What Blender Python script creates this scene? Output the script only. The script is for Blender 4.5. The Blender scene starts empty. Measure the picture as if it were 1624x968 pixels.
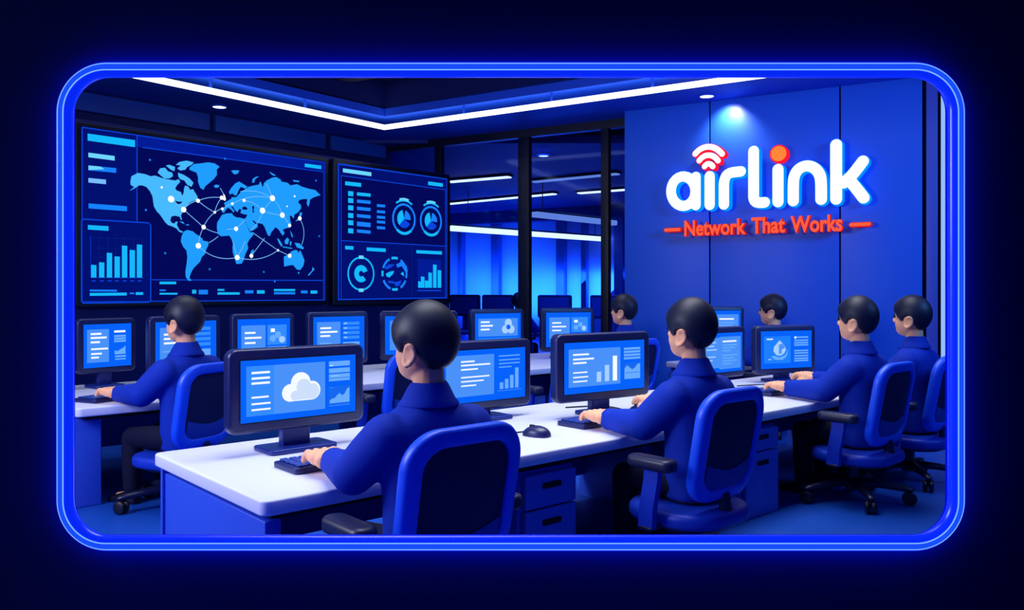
import bpy, bmesh, math, random
from mathutils import Vector, Matrix, Euler

random.seed(7)
C = bpy.context.scene.collection
PI = math.pi

# ------------------------------------------------------------------ picture geometry
F, CX, HY, HC = 1300.0, 812.0, 460.0, 1.10      # focal length in px, centre column, horizon row, eye height
SCALE = 1.30                                    # model units -> metres (applied to every top-level object at the end)
K = 1.15                                        # depth of the room shell

def at(px, py, Y):
    return Vector(((px - CX) / F * Y, Y, HC - (py - HY) / F * Y))

def R(a): return math.radians(a)

# ------------------------------------------------------------------ materials
def lin(c):
    c = c / 255.0
    return c / 12.92 if c <= 0.04045 else ((c + 0.055) / 1.055) ** 2.4

def rgb(t): return (lin(t[0]), lin(t[1]), lin(t[2]), 1.0)

def pm(name, col, rough=0.5, spec=0.5, metal=0.0, noise=0.0, nscale=30.0, bump=0.0, coat=0.0, emit=None, estr=1.0, sheen=0.0):
    m = bpy.data.materials.new(name); m.use_nodes = True
    nt = m.node_tree; b = nt.nodes['Principled BSDF']
    b.inputs['Base Color'].default_value = rgb(col)
    b.inputs['Roughness'].default_value = rough
    b.inputs['Specular IOR Level'].default_value = spec
    b.inputs['Metallic'].default_value = metal
    b.inputs['Coat Weight'].default_value = coat
    b.inputs['Coat Roughness'].default_value = 0.15
    b.inputs['Sheen Weight'].default_value = sheen
    if emit:
        b.inputs['Emission Color'].default_value = rgb(emit)
        b.inputs['Emission Strength'].default_value = estr
    if noise or bump:
        tc = nt.nodes.new('ShaderNodeTexCoord')
        nz = nt.nodes.new('ShaderNodeTexNoise'); nz.inputs['Scale'].default_value = nscale
        nz.inputs['Detail'].default_value = 3.0
        nt.links.new(tc.outputs['Object'], nz.inputs['Vector'])
        if noise:
            mr = nt.nodes.new('ShaderNodeMapRange')
            mr.inputs['To Min'].default_value = max(0.02, rough - noise); mr.inputs['To Max'].default_value = rough + noise
            nt.links.new(nz.outputs['Fac'], mr.inputs['Value']); nt.links.new(mr.outputs['Result'], b.inputs['Roughness'])
        if bump:
            bp = nt.nodes.new('ShaderNodeBump'); bp.inputs['Strength'].default_value = bump; bp.inputs['Distance'].default_value = 0.002
            nt.links.new(nz.outputs['Fac'], bp.inputs['Height']); nt.links.new(bp.outputs['Normal'], b.inputs['Normal'])
    return m

def em(name, col, s=1.0):
    m = bpy.data.materials.new(name); m.use_nodes = True
    nt = m.node_tree; nt.nodes.clear()
    o = nt.nodes.new('ShaderNodeOutputMaterial'); e = nt.nodes.new('ShaderNodeEmission')
    e.inputs['Color'].default_value = rgb(col); e.inputs['Strength'].default_value = s
    nt.links.new(e.outputs['Emission'], o.inputs['Surface'])
    return m

def glass_mat(name, tint):
    m = bpy.data.materials.new(name); m.use_nodes = True
    nt = m.node_tree; nt.nodes.clear()
    o = nt.nodes.new('ShaderNodeOutputMaterial'); mix = nt.nodes.new('ShaderNodeMixShader')
    t = nt.nodes.new('ShaderNodeBsdfTransparent'); g = nt.nodes.new('ShaderNodeBsdfGlossy')
    fr = nt.nodes.new('ShaderNodeFresnel'); fr.inputs['IOR'].default_value = 1.35
    t.inputs['Color'].default_value = rgb(tint); g.inputs['Roughness'].default_value = 0.06
    g.inputs['Color'].default_value = (0.30, 0.38, 0.6, 1)
    nt.links.new(fr.outputs['Fac'], mix.inputs['Fac']); nt.links.new(t.outputs['BSDF'], mix.inputs[1])
    nt.links.new(g.outputs['BSDF'], mix.inputs[2]); nt.links.new(mix.outputs['Shader'], o.inputs['Surface'])
    return m

M = {}
M['desk']      = pm('desk_laminate', (225, 228, 250), 0.38, 0.4, noise=0.06, nscale=8)
M['deskbody']  = pm('desk_panel_blue', (45, 85, 205), 0.45, 0.4, noise=0.05, nscale=12)
M['drawer']    = pm('drawer_front_blue', (70, 100, 205), 0.42, 0.4, noise=0.05, nscale=12)
M['slot']      = pm('dark_slot', (6, 8, 26), 0.5, 0.3)
M['housing']   = pm('monitor_plastic', (17, 27, 84), 0.36, 0.6, noise=0.05, nscale=40)
M['key']       = pm('key_plastic', (24, 56, 150), 0.4, 0.5)
M['stand']     = pm('monitor_stand_blue', (10, 38, 126), 0.38, 0.5, noise=0.05, nscale=40)
M['keybody']   = pm('keyboard_plastic', (12, 28, 92), 0.4, 0.5, noise=0.05, nscale=40)
M['mouse']     = pm('mouse_plastic', (20, 28, 84), 0.35, 0.6)
M['shirt']     = pm('navy_cotton', (6, 48, 168), 0.75, 0.2, bump=0.12, nscale=260)
M['trouser']   = pm('dark_trouser_cloth', (8, 13, 44), 0.8, 0.2, bump=0.12, nscale=240)
M['shoe']      = pm('black_shoe_leather', (8, 10, 30), 0.4, 0.5)
M['skin']      = pm('skin', (255, 184, 138), 0.5, 0.35)
M['skin'].node_tree.nodes['Principled BSDF'].inputs['Subsurface Weight'].default_value = 0.08
M['hair']      = pm('black_hair', (9, 14, 46), 0.5, 0.4, bump=0.05, nscale=60)
M['eye']       = pm('eye_dark', (20, 14, 14), 0.2, 0.6)
M['lip']       = pm('lip', (196, 104, 92), 0.5, 0.4)
M['chairblue'] = pm('chair_blue_plastic', (16, 84, 245), 0.4, 0.5, noise=0.05, nscale=30)
M['chairdark'] = pm('chair_seat_blue', (14, 56, 186), 0.45, 0.4, bump=0.05, nscale=200)
M['chairmesh'] = pm('chair_mesh_dark', (6, 22, 76), 0.65, 0.3, bump=0.25, nscale=420)
M['chairpad']  = pm('chair_pad_dark', (22, 62, 165), 0.6, 0.3, bump=0.1, nscale=300)
M['arm']       = pm('armrest_rubber', (22, 28, 66), 0.42, 0.5)
M['base']      = pm('chair_base_plastic', (14, 20, 56), 0.35, 0.6)
M['wheel']     = pm('caster_rubber', (8, 12, 36), 0.45, 0.5)
M['floor']     = pm('floor_vinyl', (16, 74, 176), 0.42, 0.4, noise=0.08, nscale=3)
M['wallnavy']  = pm('wall_navy', (10, 24, 96), 0.6, 0.3)
M['wallpanel'] = pm('wall_panel_blue', (24, 74, 176), 0.5, 0.4)
M['logowall']  = pm('brand_wall_blue', (32, 104, 222), 0.42, 0.4, noise=0.04, nscale=4)
M['groove']    = pm('groove_dark', (4, 8, 36), 0.7, 0.2)
M['pillar']    = pm('pillar_panel', (72, 92, 190), 0.4, 0.5)
M['soffit']    = pm('soffit_blue', (26, 84, 220), 0.55, 0.3)
M['coffer']    = pm('coffer_navy', (12, 24, 90), 0.7, 0.2)
M['beam']      = pm('ceiling_beam_navy', (7, 14, 56), 0.7, 0.2)
M['mullion']   = pm('mullion_dark', (6, 10, 40), 0.4, 0.5)
M['glass']     = glass_mat('partition_glass', (205, 220, 255))
M['backwall']  = pm('corridor_wall', (90, 140, 240), 0.6, 0.3)
M['backceil']  = pm('corridor_ceiling', (18, 44, 140), 0.6, 0.3)
M['front']     = pm('front_wall_matte', (70, 90, 235), 0.95, 0.05)
M['tvbody']    = pm('display_bezel', (5, 8, 36), 0.4, 0.5)
M['led']       = em('led_white', (240, 246, 255), 2.6)
M['leddim']    = em('led_dim', (170, 200, 255), 0.75)
M['ledblue']   = em('led_blue_white', (150, 190, 255), 1.0)
M['tube']      = pm('neon_tube_glass', (10, 40, 200), 0.25, 0.6, emit=(5, 38, 232), estr=1.05)
M['tubeline']  = em('neon_core', (120, 175, 255), 1.1)
M['tubecore']  = em('neon_core_blue', (22, 78, 250), 1.0)
M['tubethin']  = em('neon_rim', (60, 105, 255), 1.0)
M['signwhite'] = em('sign_white', (255, 255, 255), 1.25)
M['signblue']  = em('sign_edge_blue', (0, 120, 255), 1.5)
M['signred']   = em('sign_edge_red', (240, 20, 55), 1.2)
M['signorange']= em('sign_orange', (255, 132, 56), 1.05)
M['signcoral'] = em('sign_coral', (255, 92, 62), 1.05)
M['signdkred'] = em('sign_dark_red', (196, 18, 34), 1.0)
# display colours
M['s_bg']    = em('screen_blue', (6, 98, 252), 1.0)
M['s_bg2']   = em('screen_azure', (30, 128, 255), 1.0)
M['s_pan']   = em('screen_panel', (74, 146, 250), 1.0)
M['s_pan2']  = em('screen_panel_soft', (52, 140, 255), 1.0)
M['s_white'] = em('screen_white', (240, 247, 255), 1.05)
M['s_pale']  = em('screen_pale', (168, 208, 255), 1.0)
M['s_cloud'] = em('screen_cloud', (206, 224, 252), 1.0)
M['s_mid']   = em('screen_mid', (104, 172, 255), 1.0)
M['s_deep']  = em('screen_deep', (22, 104, 240), 1.0)
M['d_bg']    = em('dash_navy', (3, 9, 88), 1.0)
M['d_head']  = em('dash_header', (3, 28, 150), 1.0)
M['d_pan']   = em('dash_panel', (2, 16, 112), 1.0)
M['d_line']  = em('dash_line', (10, 70, 225), 1.0)
M['d_faint'] = em('dash_faint', (6, 36, 140), 1.0)
M['d_cyan']  = em('dash_cyan', (20, 186, 255), 1.0)
M['d_sky']   = em('dash_sky', (110, 215, 255), 1.0)
M['d_blue']  = em('dash_blue', (22, 130, 255), 1.0)
M['d_land']  = em('dash_land', (32, 158, 255), 1.0)
M['d_land2'] = em('dash_land_pale', (72, 186, 255), 1.0)
M['d_node']  = em('dash_node', (255, 255, 255), 1.2)
M['d_arc']   = em('dash_arc', (120, 190, 255), 1.0)

# ------------------------------------------------------------------ mesh helpers
def rrect(w, h, r, n=6):
    r = max(min(r, w / 2 - 1e-5, h / 2 - 1e-5), 1e-5)
    pts = []
    for cx, cy, a0 in ((w/2-r, h/2-r, 0), (-w/2+r, h/2-r, 90), (-w/2+r, -h/2+r, 180), (w/2-r, -h/2+r, 270)):
        for k in range(n + 1):
            a = R(a0 + 90 * k / n)
            pts.append((cx + r * math.cos(a), cy + r * math.sin(a)))
    return pts

# local frames for slabs: XZ upright (facing -Y), XY lying
UP = Matrix(((1, 0, 0, 0), (0, 0, -1, 0), (0, 1, 0, 0), (0, 0, 0, 1)))   # (x,y,t)->(x,-t,y): t towards the viewer side

class MB:
    def __init__(s): s.bm = bmesh.new()
    def raw(s, verts, faces, mi=0, T=None):
        vs = [s.bm.verts.new((T @ Vector(v)) if T is not None else Vector(v)) for v in verts]
        out = []
        for f in faces:
            try:
                fc = s.bm.faces.new([vs[i] for i in f]); fc.material_index = mi; out.append(fc)
            except ValueError:
                pass
        return out
    def rings(s, rings, mi=0, T=None, cap=True, closed=False):
        n = len(rings[0]); verts = [p for r in rings for p in r]; faces = []
        m = len(rings)
        for i in range(m if closed else m - 1):
            j = (i + 1) % m
            for k in range(n):
                l = (k + 1) % n
                faces.append((i*n+k, i*n+l, j*n+l, j*n+k))
        if cap and not closed:
            faces.append(tuple(range(n - 1, -1, -1))); faces.append(tuple((m-1)*n + k for k in range(n)))
        return s.raw(verts, faces, mi, T)
    def slab(s, w, h, t, r, b=0.0, c=(0, 0, 0), T=None, mi=0, n=6, bs=3, flat_bottom=False):
        """rounded-rectangle slab in XY, thickness t from z=0 up, rim rounded by b"""
        prof = []
        if b > 0:
            if flat_bottom: prof.append((0, 0))
            else: prof += [(b * (1 - math.sin(PI/2*k/bs)), b * (1 - math.cos(PI/2*k/bs))) for k in range(bs + 1)]
            prof += [(b * (1 - math.cos(PI/2*k/bs)), t - b + b * math.sin(PI/2*k/bs)) for k in range(bs + 1)]
        else: prof = [(0, 0), (0, t)]
        rings = [[(x + c[0], y + c[1], z + c[2]) for x, y in rrect(w - 2*i, h - 2*i, max(r - i, 1e-4), n)] for i, z in prof]
        return s.rings(rings, mi, T)
    def box(s, c, size, b=0.0, mi=0, T=None, r=None):
        w, d, h = size
        if b == 0 and r is None:
            x, y, z = w/2, d/2, h/2
            v = [(c[0]+i*x, c[1]+j*y, c[2]+k*z) for k in (-1, 1) for i, j in ((-1,-1),(1,-1),(1,1),(-1,1))]
            return s.raw(v, [(3,2,1,0),(4,5,6,7),(0,1,5,4),(1,2,6,5),(2,3,7,6),(3,0,4,7)], mi, T)
        return s.slab(w, d, h, r if r is not None else b, b, (c[0], c[1], c[2] - h/2), T, mi, n=4)
    def prism(s, pts, z0, z1, mi=0, T=None, mi_side=None):
        n = len(pts)
        a = sum(pts[i][0]*pts[(i+1) % n][1] - pts[(i+1) % n][0]*pts[i][1] for i in range(n))
        if a < 0: pts = pts[::-1]
        v = [(x, y, z0) for x, y in pts] + [(x, y, z1) for x, y in pts]
        s.raw(v, [tuple(range(n-1, -1, -1)), tuple(range(n, 2*n))], mi, T)
        s.raw(v, [(i, (i+1) % n, n+(i+1) % n, n+i) for i in range(n)], mi if mi_side is None else mi_side, T)
    def flat(s, pts, z, mi=0, T=None):
        n = len(pts)
        a = sum(pts[i][0]*pts[(i+1) % n][1] - pts[(i+1) % n][0]*pts[i][1] for i in range(n))
        if a < 0: pts = pts[::-1]
        s.raw([(x, y, z) for x, y in pts], [tuple(range(n))], mi, T)
    def tube(s, path, rad, n=12, mi=0, T=None, closed=False, sx=1.0):
        path = [Vector(p) for p in path]; m = len(path)
        rads = rad if isinstance(rad, (list, tuple)) else [rad] * m
        rings = []; up = None
        for i, p in enumerate(path):
            a = path[(i-1) % m] if (closed or i > 0) else p
            b = path[(i+1) % m] if (closed or i < m-1) else p
            t = (b - a).normalized()
            if up is None:
                up = Vector((0, 0, 1)) if abs(t.z) < 0.9 else Vector((0, 1, 0))
            x = up.cross(t).normalized(); up = t.cross(x).normalized()
            rings.append([p + rads[i] * (x * math.cos(2*PI*k/n) * sx + up * math.sin(2*PI*k/n)) for k in range(n)])
        return s.rings(rings, mi, T, cap=not closed, closed=closed)
    def ball(s, c, r, mi=0, T=None, nu=20, nv=12):
        if not isinstance(r, (tuple, list)): r = (r, r, r)
        rings = []
        for i in range(1, nv):
            a = PI * i / nv
            rings.append([(c[0] + r[0]*math.sin(a)*math.cos(2*PI*k/nu), c[1] + r[1]*math.sin(a)*math.sin(2*PI*k/nu), c[2] - r[2]*math.cos(a)) for k in range(nu)])
        n = len(rings); v = [p for q in rings for p in q] + [(c[0], c[1], c[2]-r[2]), (c[0], c[1], c[2]+r[2])]
        f = [(i*nu+k, i*nu+(k+1) % nu, (i+1)*nu+(k+1) % nu, (i+1)*nu+k) for i in range(n-1) for k in range(nu)]
        f += [((k+1) % nu, k, n*nu) for k in range(nu)] + [((n-1)*nu+k, (n-1)*nu+(k+1) % nu, n*nu+1) for k in range(nu)]
        return s.raw(v, f, mi, T)
    def cone(s, a, b, ra, rb, n=14, mi=0):
        return s.tube([a, b], [ra, rb], n, mi)
    def chain(s, pts, rads, n=14, mi=0):
        for i, p in enumerate(pts): s.ball(p, rads[i], mi, nu=n, nv=10)
        for i in range(len(pts) - 1): s.cone(pts[i], pts[i+1], rads[i], rads[i+1], n, mi)
    def lathe(s, prof, n=20, mi=0, T=None):
        rings = [[(r*math.cos(2*PI*k/n), r*math.sin(2*PI*k/n), z) for k in range(n)] for r, z in prof]
        return s.rings(rings, mi, T)
    def mesh(s, name, sharp=38, recalc=True):
        if recalc: bmesh.ops.recalc_face_normals(s.bm, faces=s.bm.faces[:])
        for f in s.bm.faces: f.smooth = True
        lim = R(sharp)
        for e in s.bm.edges:
            if len(e.link_faces) == 2 and e.calc_face_angle(0) > lim: e.smooth = False
        me = bpy.data.meshes.new(name); s.bm.to_mesh(me); s.bm.free()
        return me
    def build(s, name, mats, parent=None, sharp=38, recalc=True, loc=None, rz=None):
        me = s.mesh(name, sharp, recalc)
        for m in (mats if isinstance(mats, (list, tuple)) else [mats]): me.materials.append(m)
        return link(name, me, parent, loc, rz)
    def remeshed(s, name, voxel, smooth, mats, parent=None):
        bmesh.ops.recalc_face_normals(s.bm, faces=s.bm.faces[:])
        me = bpy.data.meshes.new('work'); s.bm.to_mesh(me); s.bm.free()
        ob = bpy.data.objects.new('work', me); C.objects.link(ob)
        r = ob.modifiers.new('r', 'REMESH'); r.mode = 'VOXEL'; r.voxel_size = voxel; r.use_smooth_shade = True
        q = ob.modifiers.new('s', 'SMOOTH'); q.factor = 0.5; q.iterations = smooth
        dg = bpy.context.evaluated_depsgraph_get()
        out = bpy.data.meshes.new_from_object(ob.evaluated_get(dg))
        bpy.data.objects.remove(ob); bpy.data.meshes.remove(me)
        out.name = name; out.materials.clear()
        for m in (mats if isinstance(mats, (list, tuple)) else [mats]): out.materials.append(m)
        for p in out.polygons: p.use_smooth = True
        return link(name, out, parent)

def link(name, me, parent=None, loc=None, rz=None):
    o = bpy.data.objects.new(name, me); C.objects.link(o)
    if parent is not None: o.parent = parent
    if loc is not None: o.location = loc
    if rz is not None: o.rotation_euler = (0, 0, rz)
    return o

def tag(o, label, cat, group=None):
    o['label'] = label; o['category'] = cat
    if group: o['group'] = group
    return o

def thing(name, label, cat, loc=(0, 0, 0), rz=0.0, group=None):
    o = bpy.data.objects.new(name, None); C.objects.link(o)
    o.location = loc; o.rotation_euler = (0, 0, rz); o.empty_display_size = 0.1
    return tag(o, label, cat, group)

def struct(o):
    o['kind'] = 'structure'; return o

def dup(root, loc, rz, label, group=None, name=None):
    r = root.copy(); C.objects.link(r); r.location = loc; r.rotation_euler = (0, 0, rz); r['label'] = label
    if group: r['group'] = group
    for ch in list(root.children):
        c = ch.copy(); C.objects.link(c); c.parent = r
        for g in list(ch.children):
            d = g.copy(); C.objects.link(d); d.parent = c
    return r

# ------------------------------------------------------------------ floor frames of the two desk rows
TH = R(41.35)
U = Vector((math.cos(TH), math.sin(TH), 0)); V = Vector((-math.sin(TH), math.cos(TH), 0))
C0 = Vector((-0.692, 2.276, 0)); R2 = Vector((-2.157, 4.058, 0))
DT = 0.51                                          # worktop height
def row1(u, v, z=0.0): return C0 + U*u + V*v + Vector((0, 0, z))
def row2(u, v, z=0.0): return R2 + U*u + V*v + Vector((0, 0, z))

# ------------------------------------------------------------------ room shell
CORNER = Vector((-1.3365, 9.0, 0)) * K
LEDC = Vector((-1.237, 7.96, 0)) * K * 0.945
DL = Vector((-0.651, -0.759, 0)); DR = Vector((0.867, -0.499, 0)); DL.normalize(); DR.normalize()
LL = Vector((-0.620, -0.785, 0)).normalized(); LR = Vector((0.846, -0.533, 0)).normalized()   # the light line runs a little off the walls
RL = math.atan2(-DL.y, -DL.x)                      # along the left wall, away from the viewer
RR = math.atan2(DR.y, DR.x)                        # along the glass / sign wall, towards the viewer
CZ = HC + 1.592 * K                                # soffit height
FY = 1.45                                          # front wall face

def plane_hit(px, py, p0, d):
    """ray through a pixel meets the upright plane through p0 along d -> (distance along d, height)"""
    a = (px - CX) / F
    # p0.x + d.x*s = a*(p0.y + d.y*s)
    s = (a * p0.y - p0.x) / (d.x - a * d.y)
    Y = p0.y + d.y * s
    return s, HC - (py - HY) / F * Y

def fr(p0, rz):
    return Matrix.Translation(p0) @ Matrix.Rotation(rz, 4, 'Z')

# floor
b = MB(); b.box((2, 11, -0.05), (32, 25, 0.1))
struct(b.build('floor', M['floor']))

# left wall: from the corner towards the viewer
b = MB(); b.box((5.6, -0.06, CZ/2 + 0.2), (11.2, 0.12, CZ + 0.4))
o = struct(b.build('wall_left', M['wallnavy'], loc=CORNER, rz=math.atan2(DL.y, DL.x)))   # local +Y points into the room
# upper wall panels of the left wall
seams = [-60, 333, 517, 612]
for i in range(3):
    s0, _ = plane_hit(seams[i] + 5, 200, CORNER, DL); s1, _ = plane_hit(seams[i+1] - 5, 200, CORNER, DL)
    zb = HC + (HY - 176.5) / F * 6.536 * K
    b = MB(); b.box(((s0+s1)/2, 0.03, (zb + CZ - 0.02)/2), (abs(s1-s0), 0.06, CZ - 0.02 - zb), 0.006)
    b.build('panel', M['wallpanel'], o)

# sign wall
SW = Vector((1.0, 7.30, 0)) * K
swall = bpy.data.objects.new('wall_right', None); C.objects.link(swall); swall.location = SW; swall.rotation_euler = (0, 0, RR)
struct(swall)
px_ = [989.5, 1125.5, 1332, 1464]
ss = [plane_hit(p, 300, SW, DR)[0] for p in px_]
for i in range(3):
    b = MB(); g = 0.007
    b.box(((ss[i]+ss[i+1])/2 + (0 if i else -0), 0.02, CZ/2), (ss[i+1]-ss[i]-2*g, 0.04, CZ), 0.004)
    b.build('panel', M['logowall'], swall)
b = MB(); b.box(((ss[0]+9)/2 + 0.0, 0.14, CZ/2 + .2), (9 - ss[0] - 0.02, 0.18, CZ + .4))
b.build('core', M['groove'], swall)
# pillar beside the sign wall with its vertical light strip
p0, _ = plane_hit(1469, 300, SW, DR); p1, _ = plane_hit(1487, 300, SW, DR)
b = MB(); b.box(((p0+p1)/2, 0.02, CZ/2), (p1-p0, 0.07, CZ), 0.006)
struct(b.build('trim_1', M['pillar'], loc=SW, rz=RR))
p2, _ = plane_hit(1491, 300, SW, DR); p3, _ = plane_hit(1500, 300, SW, DR)
t = thing('wall_light', 'tall narrow white light strip at the end of the blue sign wall', 'light', SW, RR)
b = MB(); b.box(((p2+p3)/2, 0.035, CZ/2), (p3-p2, 0.02, CZ*0.98), 0.004); b.build('housing', M['mullion'], t)
b = MB(); b.box(((p2+p3)/2, 0.018, CZ/2), ((p3-p2)*0.75, 0.02, CZ*0.94), 0.004); b.build('diffuser', M['ledblue'], t)
p4, _ = plane_hit(1504, 300, SW, DR)
b = MB(); b.box(((p4+9)/2, 0.02, CZ/2), (9-p4, 0.05, CZ)); b.build('panel', M['wallnavy'], swall)

# ceiling: raised centre and two soffit strips along the walls
b = MB(); b.box((2, 11, CZ + 0.42), (32, 25, 0.1))
ceil = struct(b.build('ceiling', M['coffer']))
def strip(a, d, c, d2, lm, z0, z1, name):
    pts = [a, a + d*lm, c + d2*lm, c]
    q = MB(); q.prism([(p.x, p.y) for p in pts], z0, z1)
    return q.build(name, M['soffit'], ceil)
strip(CORNER, DL, LEDC, LL, 10.6, CZ, CZ + 0.1, 'soffit')
strip(CORNER, DR, LEDC, LR, 15.0, CZ, CZ + 0.1, 'soffit')
# upstand of the coffer
for d in (LL, LR):
    q = MB(); a = LEDC; e = LEDC + d*12.0
    nrm = Vector((-d.y, d.x, 0));
    if nrm.y > 0: nrm = -nrm
    q.prism([(a.x, a.y), (e.x, e.y), (e.x - nrm.x*-0.0 - nrm.x*0.04, e.y - nrm.y*0.04), (a.x - nrm.x*0.04, a.y - nrm.y*0.04)], CZ + 0.08, CZ + 0.40)
    q.build('upstand', M['coffer'], ceil)
# beams inside the coffer
IN = (DL + DR).normalized()
for k in range(5):
    a = LEDC + DL*(0.55 + 1.15*k) + DR*0.1
    q = MB(); w = 0.16
    p = [a, a + DR*6.0, a + DR*6.0 + DL*w, a + DL*w]
    q.prism([(v.x, v.y) for v in p], CZ + 0.24, CZ + 0.38); q.build('beam', M['beam'], ceil)
for k in range(5):
    a = LEDC + DR*(0.9 + 1.5*k) + DL*0.1
    q = MB(); w = 0.16
    p = [a, a + DL*6.0, a + DL*6.0 + DR*w, a + DR*w]
    q.prism([(v.x, v.y) for v in p], CZ + 0.28, CZ + 0.38); q.build('beam', M['beam'], ceil)

# LED line along the soffit edge (an L with a mitred corner)
t = thing('ceiling_light', 'long white light line turning a corner along the soffit edge', 'light')
bis = Vector((0, -1, 0))
def led_leg(d, lm):
    n_ = Vector((-d.y, d.x, 0))
    if n_.y > 0: n_ = -n_                          # into the room
    def pt(s, o_): return LEDC + d*s + n_*o_
    w0, w1 = -0.085, 0.015
    # mitre: shift the start so the two legs meet on the bisector
    ca = LL.dot(LR); half = math.acos(max(-1, min(1, ca))) / 2
    k0 = w0 / math.tan(half); k1 = w1 / math.tan(half)
    return [pt(k0, w0), pt(lm, w0), pt(lm, w1), pt(k1, w1)]
for d, lm in ((LL, 9.0), (LR, 9.5)):
    q = MB(); p = led_leg(d, lm); q.prism([(v.x, v.y) for v in p], CZ - 0.120, CZ - 0.092); q.build('diffuser', M['led'], t)
    for k in range(1, int(lm)):                    # short hangers up to the soffit
        nn_ = Vector((-d.y, d.x, 0)); nn_ = -nn_ if nn_.y > 0 else nn_
        c_ = LEDC + d*k - nn_*0.035
        q = MB(); q.box((c_.x, c_.y, CZ - 0.047), (0.02, 0.02, 0.094)); q.build('hanger', M['soffit'], t)

def downlight(px, py, z, label):
    Y = (z - HC) * F / (HY - py); p = at(px, py, Y); p.z = z
    t = thing('downlight', label, 'light', p, 0, 'recessed ceiling downlights')
    q = MB(); q.lathe([(0.062, 0.0), (0.085, -0.002), (0.085, -0.012), (0.066, -0.016), (0.062, -0.012), (0.062, 0.0)], 28); q.build('ring', M['soffit'], t)
    q = MB(); q.lathe([(0.001, -0.013), (0.064, -0.013), (0.064, -0.004), (0.001, -0.004)], 28); q.build('lamp', M['led'], t)
    return p
dl1 = downlight(348, 168, CZ, 'round white downlight in the soffit above the world map display')
dl2 = downlight(1121, 151, CZ, 'round white downlight in the soffit above the lettering sign')

# glass partition between the corner and the sign wall
win = bpy.data.objects.new('window_1', None); C.objects.link(win); win.location = CORNER; win.rotation_euler = (0, 0, RR); struct(win)
Send = plane_hit(989.5, 300, CORNER, DR)[0] + 0.45
for px, wpx in ((697, 10), (832.5, 17), (961, 12)):
    s0, _ = plane_hit(px - wpx/2, 300, CORNER, DR); s1, _ = plane_hit(px + wpx/2, 300, CORNER, DR)
    q = MB(); q.box(((s0+s1)/2, 0.0, CZ/2), (s1-s0, 0.08, CZ), 0.004); q.build('mullion', M['mullion'], win)
q = MB(); q.box((Send/2, 0, CZ - 0.045), (Send, 0.09, 0.09)); q.build('head_rail', M['mullion'], win)
q = MB(); q.box((Send/2, 0, 0.05), (Send, 0.09, 0.10)); q.build('sill', M['mullion'], win)
edges = [0.0] + [plane_hit(p, 300, CORNER, DR)[0] for p in (697, 832.5, 961)] + [Send]
for i in range(4):
    q = MB(); q.box(((edges[i]+edges[i+1])/2, 0.0, CZ/2), (edges[i+1]-edges[i]-0.03, 0.012, CZ - 0.16)); q.build('pane', M['glass'], win)

# room behind the glass
BW = Vector((-3.0, 18.0, 0)) * K
q = MB(); q.box((5, 0.1, CZ/2), (15, 0.2, CZ)); bw = struct(q.build('wall_back', M['backwall'], loc=BW, rz=RR))
for i, px in enumerate((735, 790, 893, 930, 985, 1050, 690)):
    s, _ = plane_hit(px, 400, BW, DR); wd = (0.12, 0.2, 0.2, 0.12, 0.2, 0.2, 0.2)[i]
    q = MB(); q.box((s, -0.08, CZ/2), (wd, 0.16, CZ), 0.01); q.build('column', M['wallpanel'], bw)
s, _ = plane_hit(860, 345, BW, DR); zb = HC + (HY - 352) / F * (BW.y + DR.y*s)
q = MB(); q.box((5, -0.14, (CZ + zb)/2), (15, 0.28, CZ - zb)); q.build('bulkhead', M['backceil'], bw)
q = MB(); q.box((0, 0, CZ + 0.24), (26, 17*K, 0.1)); 
sc2 = struct(q.build('ceiling_back', M['backceil'])); sc2.location = (1, 17.2*K, -0.23)
sc2.name = 'ceiling'
# dark dropped beam across the far room
def corridor_light(x0, y0, x1, y1, z, mat, label, w=0.13):
    a = at(x0, y0, (z - HC) * F / (HY - y0)); c = at(x1, y1, (z - HC) * F / (HY - y1))
    d = c - a; L = d.length
    t = thing('ceiling_strip_light', label, 'light', ((a.x+c.x)/2, (a.y+c.y)/2, z), math.atan2(d.y, d.x), 'linear lights of the room behind the glass')
    q = MB(); q.box((0, 0, 0.014), (L + 0.05, w + 0.05, 0.03), 0.006); q.build('housing', M['mullion'], t)
    q = MB(); q.box((0, 0, -0.008), (L, w, 0.024), 0.006); q.build('diffuser', mat, t)
BZ = CZ - 0.075
corridor_light(712, 288, 808, 280, BZ, M['led'], 'short bright ceiling light seen behind the glass just above the second display edge')
corridor_light(712, 323, 880, 307, BZ, M['led'], 'long bright ceiling light behind the glass crossing the widest mullion')
corridor_light(846, 288, 980, 275, BZ, M['leddim'], 'dim ceiling light behind the glass next to the far downlight')
corridor_light(918, 306, 1010, 299, BZ, M['led'], 'bright ceiling light behind the glass running into the sign wall edge')
z5 = HC + (HY - 363) / F * 15.5*K
def hung(x0, y0, x1, y1, Y0, mat, label):
    a = at(x0, y0, Y0); z = a.z; c = at(x1, y1, (z - HC) * F / (HY - y1)); d = c - a; L = d.length
    t = thing('pendant_light', label, 'light', ((a.x+c.x)/2, (a.y+c.y)/2, z), math.atan2(d.y, d.x), 'linear lights of the room behind the glass')
    q = MB(); q.box((0, 0, 0), (L, 0.13, 0.09), 0.02); q.build('diffuser', mat, t)
    q = MB(); q.box((0, 0, 0.06), (L, 0.08, 0.04), 0.006); q.build('housing', M['mullion'], t)
    for k in (-0.4, 0.4):
        q = MB(); q.tube([(k*L, 0, 0.07), (k*L, 0, CZ - z - 0.045)], 0.008, 6); q.build('rod', M['mullion'], t)
hung(712, 362, 965, 380, 12.4*K, M['led'], 'lowest hanging light line behind the glass, sloping down away')
hung(846, 340, 975, 354, 11.6*K, M['leddim'], 'dim hanging light line behind the glass, above the lowest one')
dl3 = downlight(862, 246, BZ - 0.02, 'small round downlight seen through the glass between the mullions')

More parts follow.
